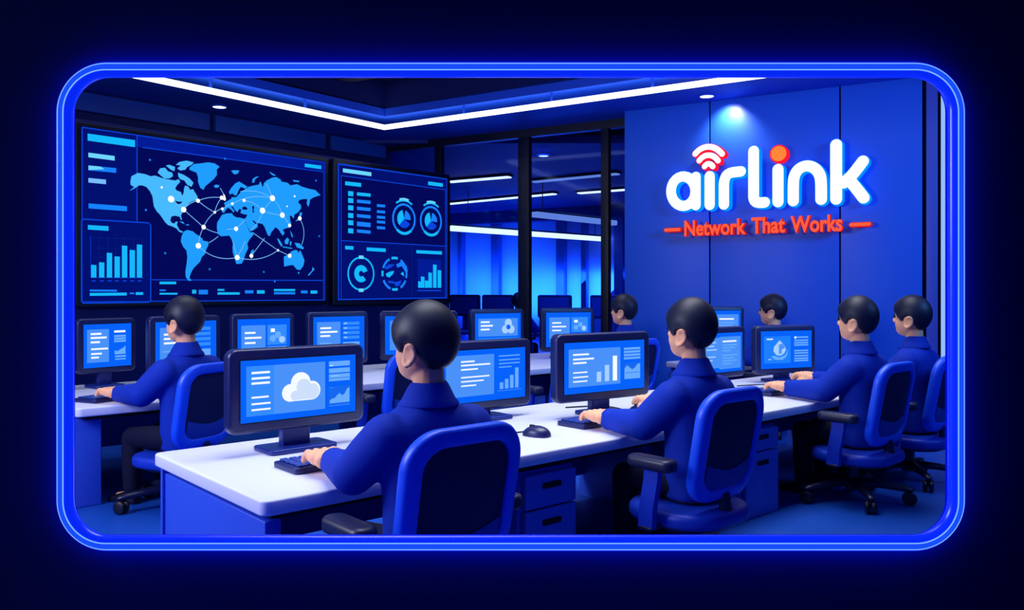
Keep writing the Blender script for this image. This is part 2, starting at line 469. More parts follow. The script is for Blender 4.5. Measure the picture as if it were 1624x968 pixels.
# side walls of the far room and of this room so that the shell is closed
q = MB(); q.box((0, 0, CZ/2), (0.2, 9.5*K, CZ)); o = struct(q.build('wall_side', M['wallnavy'])); o.location = (-2.9*K, 13.4*K, 0)

# front wall with the rounded window opening
def px_front(px, py): p = at(px, py, FY); return p.x, p.z
def ring_pts(x0, y0, x1, y1, r, n=16):
    """rounded rectangle in picture px laid on the front wall, counter-clockwise from the right"""
    pts = []
    for cx, cy, a0 in ((x1-r, y0+r, 0), (x0+r, y0+r, 90), (x0+r, y1-r, 180), (x1-r, y1-r, 270)):
        for k in range(n + 1):
            a = R(a0 + 90*k/n); pts.append(px_front(cx + r*math.cos(a), cy - r*math.sin(a)))
    return pts
inner = ring_pts(119, 122, 1499, 848, 56)
n = len(inner)
x0, x1, z0, z1 = -8.5, 11.5, 0.0, CZ + 0.37
outer = []
ccx, ccz = px_front(809, 485)
for (x, z) in inner:
    outer.append((x, z))
# far ring: project every inner point outwards to a big rectangle
big = []
for i in range(n):
    q4 = i // 17; k = i % 17
    c4 = [((x1, (z1)), ), ][0] if False else None
    cx_ = (x1, x0, x0, x1)[q4]; cz_ = (z1, z1, z0, z0)[q4]
    big.append((cx_, cz_))
b = MB(); th = 0.10
verts = []; faces = []
for (x, z) in inner: verts.append((x, FY, z))
for (x, z) in big: verts.append((x, FY, z))
for (x, z) in inner: verts.append((ccx + (x-ccx)*1.13, FY + th, ccz + (z-ccz)*1.2))
for (x, z) in big: verts.append((x, FY + th, z))
for i in range(n):
    j = (i + 1) % n
    for base in (0, 2*n):
        if big[i] == big[j]: faces.append((base+i, base+j, base+n+i))
        else: faces.append((base+i, base+j, base+n+j, base+n+i))
    faces.append((i, j, 2*n+j, 2*n+i))
bmv = [b.bm.verts.new(v) for v in verts]
for f in faces:
    try: b.bm.faces.new([bmv[k] for k in f])
    except ValueError: pass
bmesh.ops.remove_doubles(b.bm, verts=b.bm.verts[:], dist=1e-6)
struct(b.build('wall_front', M['front'], sharp=20))

# neon trim around that opening
t = thing('neon_trim', 'glowing blue neon tube framing the rounded window opening in the black front wall', 'light')
def neon(inset, rad, depth, mat, name, sx=1.0, n=14):
    # inset in px from the outer edge of the trim (97..1523, 101..871)
    path = ring_pts(97+inset, 101+inset, 1523-inset, 871-inset, 82-inset, 18)
    P = [Vector((x, FY - depth, z)) for x, z in path]
    m = len(P); rings = []
    for i in range(m):
        tt = (P[(i+1) % m] - P[i-1]).normalized(); side = tt.cross(Vector((0, 1, 0))).normalized()
        rings.append([P[i] + side*rad*math.cos(2*PI*k/n) + Vector((0, -1, 0))*rad*sx*math.sin(2*PI*k/n) for k in range(n)])
    q = MB(); q.rings(rings, closed=True); return q.build(name, mat, t, sharp=60)
u_ = FY / F
neon(13, 12.4*u_, 0.013, M['tube'], 'glass_tube')
neon(0.8, 1.0*u_, 0.006, M['tubethin'], 'rim_line')
neon(11, 4.2*u_, 0.0230, M['tubecore'], 'core_tube')
neon(5.8, 1.3*u_, 0.0232, M['tubeline'], 'light_line')
neon(16.0, 1.0*u_, 0.0272, M['tubeline'], 'light_line')

# ------------------------------------------------------------------ big wall displays and the wall that carries them
S0 = at(130, 460, 5.6) * K; S0.z = 0
W1 = -DL
def sp(px, py): return plane_hit(px, py, S0, W1)
sl = sp(96, 300)[0]; sr = sp(721, 300)[0]; stop = sp(130, 190)[1]
TH_L = math.atan2(W1.y, W1.x)
b = MB(); b.box(((sl+sr)/2, 0.16, (stop + 0.02)/2), (sr-sl, 0.16, stop + 0.02), 0.006)
struct(b.build('wall_display', M['wallnavy'], loc=S0, rz=TH_L))

class Screen:
    """flat shapes given in picture px of one crop, laid on the display plane"""
    def __init__(s, conv, depth): s.q = MB(); s.conv = conv; s.depth = depth
    def P(s, pts): return [sp(*s.conv(x, y)) for x, y in pts]
    def poly(s, pts, mi, lay=1):
        s.q.flat(s.P(pts), s.depth + 0.0016*lay, mi, UP)
    def quad(s, x0, y0, x1, y1, h, mi, lay=2, h1=None):
        """a bar whose top edge runs (x0,y0)-(x1,y1), height h px"""
        s.poly([(x0, y0), (x1, y1), (x1, y1 + (h if h1 is None else h1)), (x0, y0 + h)], mi, lay)
    def line(s, pts, w, mi, lay=2, closed=False):
        p = [Vector(v) for v in s.P(pts)]; m = len(p)
        L = []; Rr = []
        for i in range(m):
            a = p[i-1] if (i > 0 or closed) else p[i]; c = p[(i+1) % m] if (i < m-1 or closed) else p[i]
            d = (c - a).normalized(); nn = Vector((-d.y, d.x)) * w / 2
            L.append(p[i] + nn); Rr.append(p[i] - nn)
        z = s.depth + 0.0016*lay
        v = [(q.x, q.y, z) for q in L] + [(q.x, q.y, z) for q in Rr]
        f = [(m+i, m+(i+1) % m, (i+1) % m, i) for i in range(m if closed else m-1)]
        s.q.raw(v, f, mi, UP)
    def disc(s, x, y, r, mi, lay=4, a0=0, a1=360, r0=0):
        c = Vector(s.P([(x, y)])[0]); nseg = max(6, int(abs(a1-a0)/14)); z = s.depth + 0.0016*lay
        o_ = [(c.x + r*math.cos(R(a0 + (a1-a0)*k/nseg)), c.y + r*math.sin(R(a0 + (a1-a0)*k/nseg))) for k in range(nseg + (0 if a1-a0 == 360 and r0 == 0 else 1))]
        if r0:
            i_ = [(c.x + r0*math.cos(R(a0 + (a1-a0)*k/nseg)), c.y + r0*math.sin(R(a0 + (a1-a0)*k/nseg))) for k in range(nseg+1)]
            v = [(x_, y_, z) for x_, y_ in o_] + [(x_, y_, z) for x_, y_ in i_]; m = nseg + 1
            s.q.raw(v, [(m+k, k, k+1, m+k+1) for k in range(nseg)], mi, UP)
        else:
            if a1-a0 != 360: o_ = [(c.x, c.y)] + o_
            s.q.flat(o_, z, mi, UP)
    def build(s, name, parent): return s.q.build(name, DM, parent, recalc=False)
DM = [M[k] for k in ('d_bg', 'd_head', 'd_pan', 'd_line', 'd_faint', 'd_cyan', 'd_sky', 'd_blue', 'd_land', 'd_land2', 'd_node', 'd_arc')]
BG, HEAD, PAN, LINE, FAINT, CYAN, SKY, BLUE, LAND, LAND2, NODE, ARC = range(12)
ident = lambda x, y: (x, y)
m1 = lambda x, y: (200 + x/4.4, 240 + y/4.4)
m2 = lambda x, y: (330 + x/4.842, 250 + y/4.842)
k3 = lambda x, y: (120 + x/3.338, 195 + y/3.338)
k4 = lambda x, y: (525 + x/3.95, 245 + y/3.95)

def tv(name, label, xa, xb, ytl, ybl, bz):
    sa, zt = sp(xa, ytl); sb, _ = sp(xb, 300); _, zb = sp(xa, ybl)
    t = thing(name, label, 'display', S0, TH_L)
    q = MB(); w, h = sb - sa, zt - zb
    q.slab(w + 2*bz, h + 2*bz, 0.07, 0.02, 0.008, ((sa+sb)/2, (zt+zb)/2, -0.075), UP); q.build('bezel', M['tvbody'], t)
    q = MB(); q.slab(w, h, 0.004, 0.01, 0, ((sa+sb)/2, (zt+zb)/2, -0.006), UP); q.build('screen', M['d_bg'], t)
    return t
tv1 = tv('wall_display_screen', 'large wall display with a glowing blue world map and network lines', 128, 517, 200, 481, 0.035)
tv1.name = 'wall_display_panel'
D = 0.0
# dashboard layout lines
s = Screen(ident, D)
s.poly([(217, 214.5), (516, 259.5), (516, 272), (217, 233)], HEAD, 1)
s.poly([(130, 203), (216, 216), (216, 353), (130, 348)], PAN, 1)
for pts in ([(130, 202), (515, 258), (515, 476), (130, 479), (130, 202)], [(217, 214), (217, 353)], [(226, 234), (513, 273), (513, 477)], [(240, 444), (512, 445)]):
    s.line(pts, 0.008, LINE)
s.build('layout', tv1)
s = Screen(k3, D)
card = [(30, 520), (38, 510), (385, 530), (396, 542), (396, 940), (386, 950), (38, 955), (30, 945), (30, 520)]
s.poly(card[:-1], PAN, 2); s.line(card, 0.009, LINE, 3)
for x in (78, 125, 170, 210, 257, 305, 348): s.line([(x, 605), (x, 820)], 0.003, FAINT, 3)
for y in (608, 662, 712, 750): s.line([(78, y), (350, y + 8)], 0.003, FAINT, 3)
s.line([(78, 600), (78, 820), (360, 822)], 0.004, LINE, 3)
for x, y in ((80, 752), (122, 738), (163, 688), (204, 707), (243, 650), (284, 673), (322, 644)): s.poly([(x, y), (x + 28, y + 2), (x + 28, 819), (x, 819)], CYAN, 4)
for x in (83, 127, 168, 206, 248, 288, 326): s.poly([(x, 834), (x + 20, 834), (x + 20, 840), (x, 840)], LINE, 4)
s.quad(63, 541, 172, 548, 24, CYAN, 4)
s.quad(73, 883, 217, 884, 10, BLUE, 4); s.quad(73, 901, 268, 899, 15, CYAN, 4); s.quad(285, 899, 308, 899, 8, BLUE, 4); s.quad(316, 897, 355, 897, 14, CYAN, 4)
s.build('bar_chart', tv1)
s = Screen(k3, D)
s.quad(62, 57, 313, 92, 37, CYAN, 3); s.quad(66, 158, 205, 176, 24, SKY, 3); s.quad(66, 226, 213, 240, 25, BLUE, 3); s.poly([(66, 226), (130, 232), (150, 246), (66, 250)], SKY, 4)
s.quad(66, 292, 159, 301, 24, ARC, 3); s.quad(67, 427, 270, 442, 26, BLUE, 3)
s.build('text_bars', tv1)
s = Screen(ident, D)
s.quad(483, 259.5, 509, 263, 5.5, CYAN, 3)
c1 = lambda x, y: (110 + x/2.481, 110 + y/2.481)
for x, y, w, h, mi in ((354, 836, 65, 10, CYAN), (354, 867, 24, 6, BLUE), (354, 880, 70, 7, CYAN), (482, 868, 16, 15, CYAN), (508, 868, 36, 18, BLUE), (582, 865, 27, 7, CYAN), (582, 878, 87, 9, CYAN), (690, 870, 33, 12, BLUE), (737, 870, 30, 13, CYAN), (804, 865, 83, 8, CYAN), (804, 877, 83, 9, BLUE), (910, 871, 26, 11, BLUE), (948, 871, 26, 12, CYAN)):
    a = c1(x, y); c = c1(x+w, y+h); s.poly([a, (c[0], a[1]), c, (a[0], c[1])], mi, 3)
for x, y in ((316, 357), (611, 352), (300, 554), (376, 724), (551, 787), (764, 798), (982, 657), (969, 438), (807, 835)): a = c1(x, y); s.disc(a[0], a[1], 0.009, BLUE, 3)
s.build('status_bars', tv1)

NA = [(28,215),(35,175),(80,152),(130,160),(170,175),(200,170),(240,185),(280,195),(310,200),(340,205),(365,195),(375,215),(355,235),(340,260),(352,275),(380,285),(390,312),(400,290),(402,262),(410,240),(430,245),(445,270),(465,265),(480,290),(497,318),(495,340),(465,348),(440,360),(420,385),(400,410),(388,435),(380,450),(388,475),(382,482),(372,458),(340,450),(315,455),(306,480),(315,500),(335,505),(345,492),(358,492),(352,515),(360,530),(370,550),(395,562),(390,570),(368,562),(350,540),(320,525),(290,515),(270,495),(250,465),(232,440),(212,420),(192,385),(186,345),(182,315),(165,280),(140,250),(115,240),(90,238),(60,258),(22,278),(55,250),(30,235)]
LANDS1 = [(NA, LAND2), ([(218,150),(235,120),(270,115),(290,140),(320,150),(325,175),(300,190),(265,190),(240,170)], LAND2),
 ([(360,150),(400,165),(440,190),(468,220),(455,248),(425,235),(405,205),(375,195),(362,175)], LAND2),
 ([(345,95),(370,75),(420,66),(470,78),(455,95),(425,110),(410,130),(375,135),(355,120),(380,100)], LAND2),
 ([(275,100),(300,95),(340,110),(335,140),(310,130)], LAND2),
 ([(440,115),(470,90),(520,85),(570,78),(615,85),(650,108),(630,130),(632,165),(610,195),(580,220),(550,245),(538,270),(515,255),(500,215),(500,180),(490,150),(465,140),(440,130)], LAND),
 ([(610,240),(628,233),(650,240),(640,255),(618,255)], LAND), ([(370,490),(395,492),(408,510),(385,500)], LAND), ([(415,512),(435,510),(438,518),(418,518)], LAND),
 ([(400,562),(425,550),(465,560),(480,575),(505,590),(530,610),(535,625),(572,632),(572,655),(555,690),(550,715),(525,740),(515,770),(485,800),(470,815),(455,840),(445,865),(440,885),(455,903),(435,905),(415,880),(412,840),(420,790),(425,740),(420,695),(395,665),(380,630),(385,595)], LAND)]
EUR = [(105,420),(105,392),(135,385),(120,350),(140,338),(175,318),(180,305),(215,305),(250,265),(280,245),(310,225),(350,215),(385,210),(400,182),(410,210),(418,230),(428,195),(450,175),(490,155),(520,150),(555,170),(560,185),(610,195),(630,215),(680,205),(720,225),(770,240),(820,250),(862,290),(840,295),(800,310),(780,325),(775,360),(765,380),(755,350),(760,320),(735,318),(700,325),(688,345),(710,365),(712,390),(690,420),(660,440),(655,470),(640,450),(625,445),(628,480),(635,510),(620,540),(590,545),(570,555),(585,580),(572,600),(555,580),(545,560),(530,545),(515,535),(495,560),(485,570),(470,605),(455,595),(440,555),(430,530),(415,510),(390,505),(365,500),(345,480),(340,490),(360,510),(380,515),(378,535),(350,555),(322,568),(300,530),(283,490),(275,475),(290,460),(300,440),(270,435),(245,425),(255,400),(235,395),(225,420),(210,410),(185,375),(175,380),(200,410),(195,425),(175,400),(150,385),(135,400),(120,425)]
LANDS2 = [(EUR, LAND), ([(158,265),(175,235),(205,200),(235,185),(270,205),(300,225),(285,240),(250,225),(235,245),(225,270),(215,292),(200,290),(185,275),(165,285)], LAND),
 ([(105,440),(140,430),(180,428),(190,445),(215,460),(240,462),(272,470),(285,500),(305,545),(320,575),(352,575),(345,595),(315,630),(300,660),(305,700),(285,740),(270,790),(255,815),(215,818),(205,785),(188,730),(185,690),(190,660),(175,620),(160,600),(100,605),(75,590),(65,540),(68,500),(90,465)], LAND),
 ([(325,725),(345,703),(348,725),(335,765),(322,765)], LAND), ([(112,280),(125,285),(135,320),(130,333),(112,325),(118,305)], NODE),
 ([(528,620),(545,630),(570,675),(560,685),(540,655)], LAND), ([(585,640),(605,615),(620,630),(612,665),(590,665)], LAND), ([(570,682),(645,695),(640,702),(572,690)], LAND),
 ([(630,640),(640,650),(632,680),(624,670)], LAND), ([(662,655),(700,660),(735,695),(725,705),(680,690)], LAND), ([(628,560),(645,590),(650,615),(638,605)], LAND),
 ([(705,420),(722,425),(712,455),(690,485),(668,490),(690,465)], LAND),
 ([(580,760),(610,750),(640,720),(665,710),(685,715),(690,735),(705,712),(720,745),(738,790),(730,830),(705,865),(680,860),(650,825),(615,830),(582,838),(580,800)], LAND),
 ([(685,882),(700,880),(695,898)], LAND), ([(800,840),(815,860),(800,875),(770,910),(765,900),(795,870)], LAND),
 ([(335,190),(340,165),(365,148),(390,145),(360,165),(350,195)], LAND), ([(175,100),(205,98),(238,100),(225,125),(200,130),(185,115)], LAND),
 ([(470,110),(490,120),(520,138),(500,140),(475,122)], LAND), ([(648,172),(700,180),(695,190),(655,185)], LAND)]
s = Screen(m1, D)
for pts, mi in LANDS1: s.poly(pts, mi, 3)
s.poly([(340,345),(360,352),(388,352),(385,362),(362,372),(345,358)], BG, 4)
s.conv = m2
for pts, mi in LANDS2: s.poly(pts, mi, 3)
s.poly([(258,385),(280,375),(300,390),(295,402),(262,400)], BG, 4); s.poly([(335,375),(350,372),(352,390),(345,400),(352,420),(340,425),(338,400)], BG, 4)
s.build('world_map', tv1)
# network
s = Screen(ident, D)
def arc(a, c, bul=0.0, nn=14):
    a = Vector(a); c = Vector(c); d = c - a; nrm = Vector((d.y, -d.x))
    s.line([tuple(a + d*k/nn + nrm*bul*4*(k/nn)*(1-k/nn)) for k in range(nn+1)], 0.006, ARC, 5)
a1 = lambda x, y: m1(x, y); a2 = lambda x, y: m2(x, y)
arc(a1(310,335), a1(398,408)); arc(a1(398,408), a1(537,530)); arc(a1(498,346), a1(663,325), 0.07); arc(a1(498,346), a1(615,427), -0.03)
arc(a1(398,408), a1(498,346), 0.1); arc(a1(537,530), a1(500,660), -0.05); arc(a1(537,530), a1(663,400), 0.1); arc(a1(615,427), a1(663,325), 0.06); arc(a1(537,530), a2(75,580), -0.05)
arc(a1(500,660), a2(220,768), -0.14); arc(a2(220,768), a2(533,713), -0.12); arc(a1(575,640), a2(75,605), -.02)
arc(a2(105,395), a2(182,355), 0.04); arc(a2(182,355), a2(490,313), 0.1); arc(a2(245,262), a2(490,313), 0.1); arc(a2(272,330), a2(414,408), 0.1)
arc(a2(490,313), a2(566,443), 0.08); arc(a2(490,313), a2(414,408), 0.03); arc(a2(414,408), a2(566,443), -0.04); arc(a2(566,443), a2(622,522), 0.03)
arc(a2(440,200), a2(490,313), 0.03); arc(a2(414,408), a2(330,555), 0.08); arc(a2(700,468), a2(715,670), 0.12); arc(a2(350,585), a2(533,713), 0.0); arc(a2(533,713), a2(622,755), 0.0)
arc(a2(211,548), a2(280,480), 0.0); arc(a2(220,768), a2(185,640), 0.0); arc(a2(220,768), a2(285,640), 0.0); arc(a2(140,552), a2(211,548), 0.0); arc(a2(90,235), a2(120,290), 0); arc(a2(328,756), a2(430,620), 0)
for f_, (x, y), r in ((m1,(310,335),.026),(m1,(398,408),.022),(m1,(498,346),.017),(m1,(537,530),.019),(m1,(500,660),.023),(m1,(615,427),.011),(m1,(663,325),.017),(m1,(245,253),.009),
    (m2,(490,313),.026),(m2,(414,408),.026),(m2,(566,443),.024),(m2,(700,468),.019),(m2,(622,522),.016),(m2,(211,548),.019),(m2,(220,768),.022),(m2,(328,756),.018),(m2,(622,755),.019),(m2,(533,713),.010),(m2,(272,330),.014),(m2,(182,355),.012),(m2,(105,395),.012),(m2,(660,298),.009),(m2,(602,375),.007)):
    p = f_(x, y); s.disc(p[0], p[1], r * 1.06, NODE, 6)
s.build('network_lines', tv1)

tv2 = tv('wall_display_panel', 'smaller wall display with ring gauges, lists and little bar charts', 535.5, 710, 259.5, 477, 0.05)
s = Screen(k4, D)
s.poly([(45, 62), (722, 155), (722, 895), (45, 908)], PAN, 1)
s.poly([(62, 133), (715, 222), (715, 572), (62, 540)], BG, 2)
s.line([(45, 60), (724, 155), (724, 898), (45, 910), (45, 60)], 0.014, LINE, 2)
s.line([(62, 133), (715, 222)], 0.008, LINE, 3); s.line([(62, 540), (718, 576)], 0.008, LINE, 3); s.line([(505, 566), (505, 898)], 0.005, FAINT, 3); s.line([(62, 133), (62, 905)], 0.007, LINE, 3); s.line([(715, 222), (715, 895)], 0.007, LINE, 3)
s.build('layout', tv2)
s = Screen(k4, D)
s.quad(72, 88, 250, 113, 24, SKY, 4); s.quad(86, 169, 186, 180, 24, CYAN, 4); s.quad(606, 170, 698, 182, 22, CYAN, 4)
for y in (230, 273, 319, 367, 412, 463): s.quad(105, y, 137, y + 3, 30, CYAN, 4)
for y in (238, 283, 328, 374, 421, 470): s.quad(160, y, 245, y + 8, 20 if y != 421 else 28, BLUE if y != 238 else CYAN, 4)
for y in (312, 350, 384, 414, 450): s.quad(285, y, 336, y + 4, 17, BLUE, 4)
s.quad(86, 573, 138, 576, 22, CYAN, 4); s.quad(221, 583, 340, 590, 22, CYAN, 4); s.quad(532, 600, 692, 608, 20, CYAN, 4)
s.build('list', tv2)
s = Screen(k4, D)
u4 = 0.00138 * K * 1.53
def gauge(x, y, r):
    s.disc(x, y, r, BLUE, 4, 0, 360, r*0.86); s.disc(x, y, r*1.02, CYAN, 5, 230, 310, r*0.84); s.disc(x, y, r*1.24, CYAN, 5, 55, 125, r*1.12); s.disc(x, y, r*1.34, SKY, 5, 72, 108, r*1.18)
    s.disc(x, y, r*0.58, CYAN, 5, 105, 225); s.disc(x, y, r*0.58, LINE, 5, 225, 330); s.disc(x, y, r*0.55, BLUE, 5, -5, 80)
gauge(455, 405, 0.172); gauge(624, 418, 0.172)
s.disc(186, 748, 0.178, CYAN, 4, 0, 360, 0.16); s.disc(186, 748, 0.09, CYAN, 4, 20, 315, 0.03); s.disc(186, 748, 0.19, SKY, 5, 80, 100, 0.155); s.disc(186, 748, 0.19, SKY, 5, 260, 280, 0.155)
for a0, a1_ in ((75, 105), (115, 160), (170, 190), (205, 250), (258, 285), (300, 335), (345, 375), (20, 60)): s.disc(396, 748, 0.185, CYAN if a0 in (75, 170, 258) else BLUE, 4, a0, a1_, 0.158)
for pts, mi in (([(330,710),(360,688),(395,690),(375,708),(345,722)], LINE), ([(340,748),(365,735),(392,730),(385,750),(362,772),(345,765)], CYAN), ([(405,690),(440,672),(470,700),(478,735),(462,735),(440,700),(412,710)], BLUE), ([(355,790),(400,800),(440,790),(425,822),(400,828),(395,810),(355,805)], LINE), ([(432,748),(450,735),(455,765)], CYAN)):
    s.poly(pts, mi, 5)
s.build('gauges', tv2)
s = Screen(k4, D)
s.poly([(540, 655), (688, 662), (688, 838), (540, 838)], HEAD, 3)
for x, y in ((543, 795), (560, 765), (585, 790), (607, 740), (636, 690), (665, 725)): s.poly([(x, y), (x+22, y+3), (x+22, 836), (x, 836)], CYAN, 5)
s.quad(540, 850, 688, 850, 7, LINE, 4)
s.build('bar_chart', tv2)

# ------------------------------------------------------------------ lettering sign on the blue wall
OFF = 0.13
LP = SW - Vector((-DR.y, DR.x, 0)) * OFF           # letter-face plane, standing off the wall
def lp(px, py): return plane_hit(px, py, LP, DR)
c3 = lambda x, y: (980 + x/2.4818, 110 + y/2.4818)
sg = thing('wall_sign', 'large glowing white and red lettering sign with signal arcs on the blue wall', 'sign', LP, RR)
def smooth_path(pts, rounds=2):
    p = [Vector(v) for v in pts]
    for _ in range(rounds):
        o_ = [p[0]]
        for i in range(len(p)-1):
            o_ += [p[i]*0.75 + p[i+1]*0.25, p[i]*0.25 + p[i+1]*0.75]
        p = o_ + [p[-1]]
    return p
def stroke(q, pts, w, mi_face, mi_side, closed=False, smooth=2, depth=0.095, bev=0.005, grow=0.003):
    """rounded stroke of width w along pts (crop px of the sign), front face at t=0"""
    p = [Vector(lp(*c3(x, y))) for x, y in pts]
    if closed:
        P = p
    else:
        P = smooth_path(p, smooth) if len(p) > 2 and smooth else p
    m = len(P)
    def off(r):
        L, Rr = [], []
        for i in range(m):
            a = P[i-1] if (i > 0 or closed) else P[i]; c = P[(i+1) % m] if (i < m-1 or closed) else P[i]
            d = (c - a).normalized(); nn = Vector((-d.y, d.x))
            L.append(P[i] + nn*r); Rr.append(P[i] - nn*r)
        if closed: return L, Rr
        d0 = (P[1]-P[0]).normalized(); d1 = (P[-1]-P[-2]).normalized(); K_ = 10
        a1_ = math.atan2(d1.y, d1.x); a0_ = math.atan2(d0.y, d0.x)
        cap1 = [P[-1] + Vector((math.cos(a1_ + PI/2 - PI*k/K_), math.sin(a1_ + PI/2 - PI*k/K_)))*r for k in range(1, K_)]
        cap0 = [P[0] + Vector((math.cos(a0_ - PI/2 - PI*k/K_), math.sin(a0_ - PI/2 - PI*k/K_)))*r for k in range(1, K_)]
        return L, cap1, Rr, cap0
    r = w/2
    if closed:
        L0, R0 = off(r - bev); L1, R1 = off(r); L2, R2_ = off(r + grow)
        def add(A, B, za, zb, mi):
            v = [(q_.x, q_.y, za) for q_ in A] + [(q_.x, q_.y, zb) for q_ in B]
            q.raw(v, [(i, (i+1) % m, m+(i+1) % m, m+i) for i in range(m)], mi, UP)
        add(L0, R0, 0, 0, mi_face); add(L0, L1, 0, -bev, mi_side); add(R0, R1, 0, -bev, mi_side); add(L1, L2, -bev, -depth, mi_side); add(R1, R2_, -bev, -depth, mi_side); add(L2, R2_, -depth, -depth, mi_side)
        return
    def strip2(r_):
        L, c1_, Rr, c0_ = off(r_)
        # outline: along L, cap end, back along R, cap start
        return L, c1_, Rr, c0_
    def outline(r_):
        L, c1_, Rr, c0_ = strip2(r_); return L + c1_ + Rr[::-1] + c0_
    O0 = outline(r - bev); O1 = outline(r)
    def ringf(A, za, B, zb, mi):
        k = len(A); v = [(q_.x, q_.y, za) for q_ in A] + [(q_.x, q_.y, zb) for q_ in B]
        q.raw(v, [(i, (i+1) % k, k+(i+1) % k, k+i) for i in range(k)], mi, UP)
    def face(r_, z, mi):
        L, c1_, Rr, c0_ = strip2(r_)
        v = [(q_.x, q_.y, z) for q_ in L] + [(q_.x, q_.y, z) for q_ in Rr]
        q.raw(v, [(i, i+1, m+i+1, m+i) for i in range(m-1)], mi, UP)
        e = [L[-1]] + c1_ + [Rr[-1]]; q.raw([(q_.x, q_.y, z) for q_ in e], [tuple(range(len(e)))], mi, UP)
        e = [Rr[0]] + c0_ + [L[0]]; q.raw([(q_.x, q_.y, z) for q_ in e], [tuple(range(len(e)))], mi, UP)
    face(r - bev, 0, mi_face); ringf(O0, 0, O1, -bev, mi_side); O2 = outline(r + grow); ringf(O1, -bev, O2, -depth, mi_side); face(r + grow, -depth, mi_side)
def ell(cx, cy, rx, ry, a0, a1, n=20): return [(cx + rx*math.cos(R(a0 + (a1-a0)*k/n)), cy - ry*math.sin(R(a0 + (a1-a0)*k/n))) for k in range(n+1)]
ww = 0.094 * K
SGM = [M['signwhite'], M['signblue'], M['signred'], M['signorange'], M['signcoral'], M['signdkred']]
def letter(name, strokes, w=ww, f=0, sd=1, **kw):
    q = MB()
    for st in strokes:
        cl = isinstance(st, tuple)
        stroke(q, st[0] if cl else st, w, f, sd, closed=cl, **kw)
    return q.build(name, SGM, sg, recalc=False)
letter('letter', [(ell(257, 480, 48, 58, 0, 342, 24),), [(306, 424), (306, 535)]])
letter('letter', [[(361, 421), (361, 534)]])
letter('letter', [[(417, 532), (417, 480), (417, 438), (432, 408), (483, 402)]])
letter('letter', [[(534, 322), (534, 470), (534, 520), (560, 526), (577, 524)]])
letter('letter', [[(630, 394), (630, 522)]])
letter('letter', [[(690, 518), (690, 460)] + ell(745, 440, 54, 60, 170, 10, 10) + [(800, 460), (800, 512)]])
letter('letter', [[(859, 297), (859, 511)], [(964, 362), (925, 414), (888, 448)], [(906, 430), (938, 468), (967, 506)]])
# signal arcs over the first i, dot of the second one
letter('signal_arc', [ell(357, 404, 76, 99, 134, 46, 14)], 0.056*K, 0, 2, smooth=1)
letter('signal_arc', [ell(357, 404, 50, 66, 138, 42, 12)], 0.054*K, 0, 2, smooth=1)
letter('signal_arc', [ell(357, 402, 21, 30, 140, 40, 10)], 0.054*K, 0, 2, smooth=1)
q = MB(); cc = lp(*c3(632, 332)); rr_ = 0.072*K
q.rings([[(cc[0] + r_*math.cos(2*PI*k/32), cc[1] + r_*math.sin(2*PI*k/32), z) for k in range(32)] for r_, z in ((rr_, -0.095), (rr_, -0.012), (rr_-0.012, 0.0))], 2, UP)
q.flat([(cc[0] + (rr_-0.013)*math.cos(2*PI*k/32), cc[1] + (rr_-0.013)*math.sin(2*PI*k/32)) for k in range(32)], 0.001, 3, UP)
q.build('dot', SGM, sg)
def dash(x0, y0, x1, y1):
    q = MB(); stroke(q, [(x0, y0), (x1, y1)], 0.036*K, 4, 5, depth=0.05, bev=0.005); q.build('dash', SGM, sg, recalc=False)
dash(188, 633, 241, 631); dash(918, 612, 988, 609)
# tag line words, built-in lettering turned into meshes
def word(txt, xa, ya, xb, yb, name='word'):
    cu = bpy.data.curves.new('w', 'FONT'); cu.body = txt; cu.size = 1.0; cu.offset = 0.028; cu.extrude = 0.035; cu.bevel_depth = 0.004; cu.bevel_resolution = 1; cu.resolution_u = 6
    ob = bpy.data.objects.new('w', cu); C.objects.link(ob)
    dg = bpy.context.evaluated_depsgraph_get(); me = bpy.data.meshes.new_from_object(ob.evaluated_get(dg))
    bpy.data.objects.remove(ob)
    xs = [v.co.x for v in me.vertices]; lo, hi = min(xs), max(xs)
    a = lp(*c3(xa, ya)); c = lp(*c3(xb, yb)); sx_ = (c[0]-a[0])/(hi-lo)
    cap = 0.128*K / 0.729                         # cap height in metres
    for v in me.vertices:
        x, y, z = v.co
        v.co = (a[0] + (x-lo)*sx_, -(z*0.9 + 0.0), (a[1]+c[1])/2 + y*cap)
    me.name = name; me.materials.clear()
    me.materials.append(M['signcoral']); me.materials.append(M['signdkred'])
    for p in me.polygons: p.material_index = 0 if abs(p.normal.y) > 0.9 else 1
    return link(name, me, sg)
word('Network', 265, 655, 508, 648); word('That', 528, 645, 661, 642); word('Works', 682, 641, 886, 636)

# ------------------------------------------------------------------ desks
def desk(name, label, loc, L, dep, panels, mod=True):
    t = thing(name, label, 'desk', loc, TH)
    q = MB(); q.slab(L, dep, 0.045, 0.03, 0.007, (L/2, dep/2, DT - 0.045)); q.build('worktop', M['desk'], t)
    for u, v0 in panels:
        q = MB(); q.box((u, (v0 + dep - 0.03)/2, (DT - 0.066)/2), (0.05, dep - 0.03 - v0, DT - 0.066), 0.004); q.build('end_panel', M['deskbody'], t)
    q = MB(); q.box((L/2, dep - 0.06, 0.30), (L - 0.02, 0.02, 0.36), 0.003); q.build('modesty_panel', M['deskbody'], t)
    q = MB(); q.box((L/2, dep/2, DT - 0.056), (L - 0.10, dep - 0.10, 0.022)); q.build('support_rail', M['slot'], t)
    return t
desk('desk_row', 'long pale desk nearest the window opening with four workstations in a line', C0, 4.35, 0.92, [(0.045, 0.03), (4.31, 0.03), (2.21, 0.45)])
desk('desk_row', 'long pale desk behind, below the big wall displays', R2, 4.3, 1.12, [(2.1, 0.5), (4.27, 0.3)])
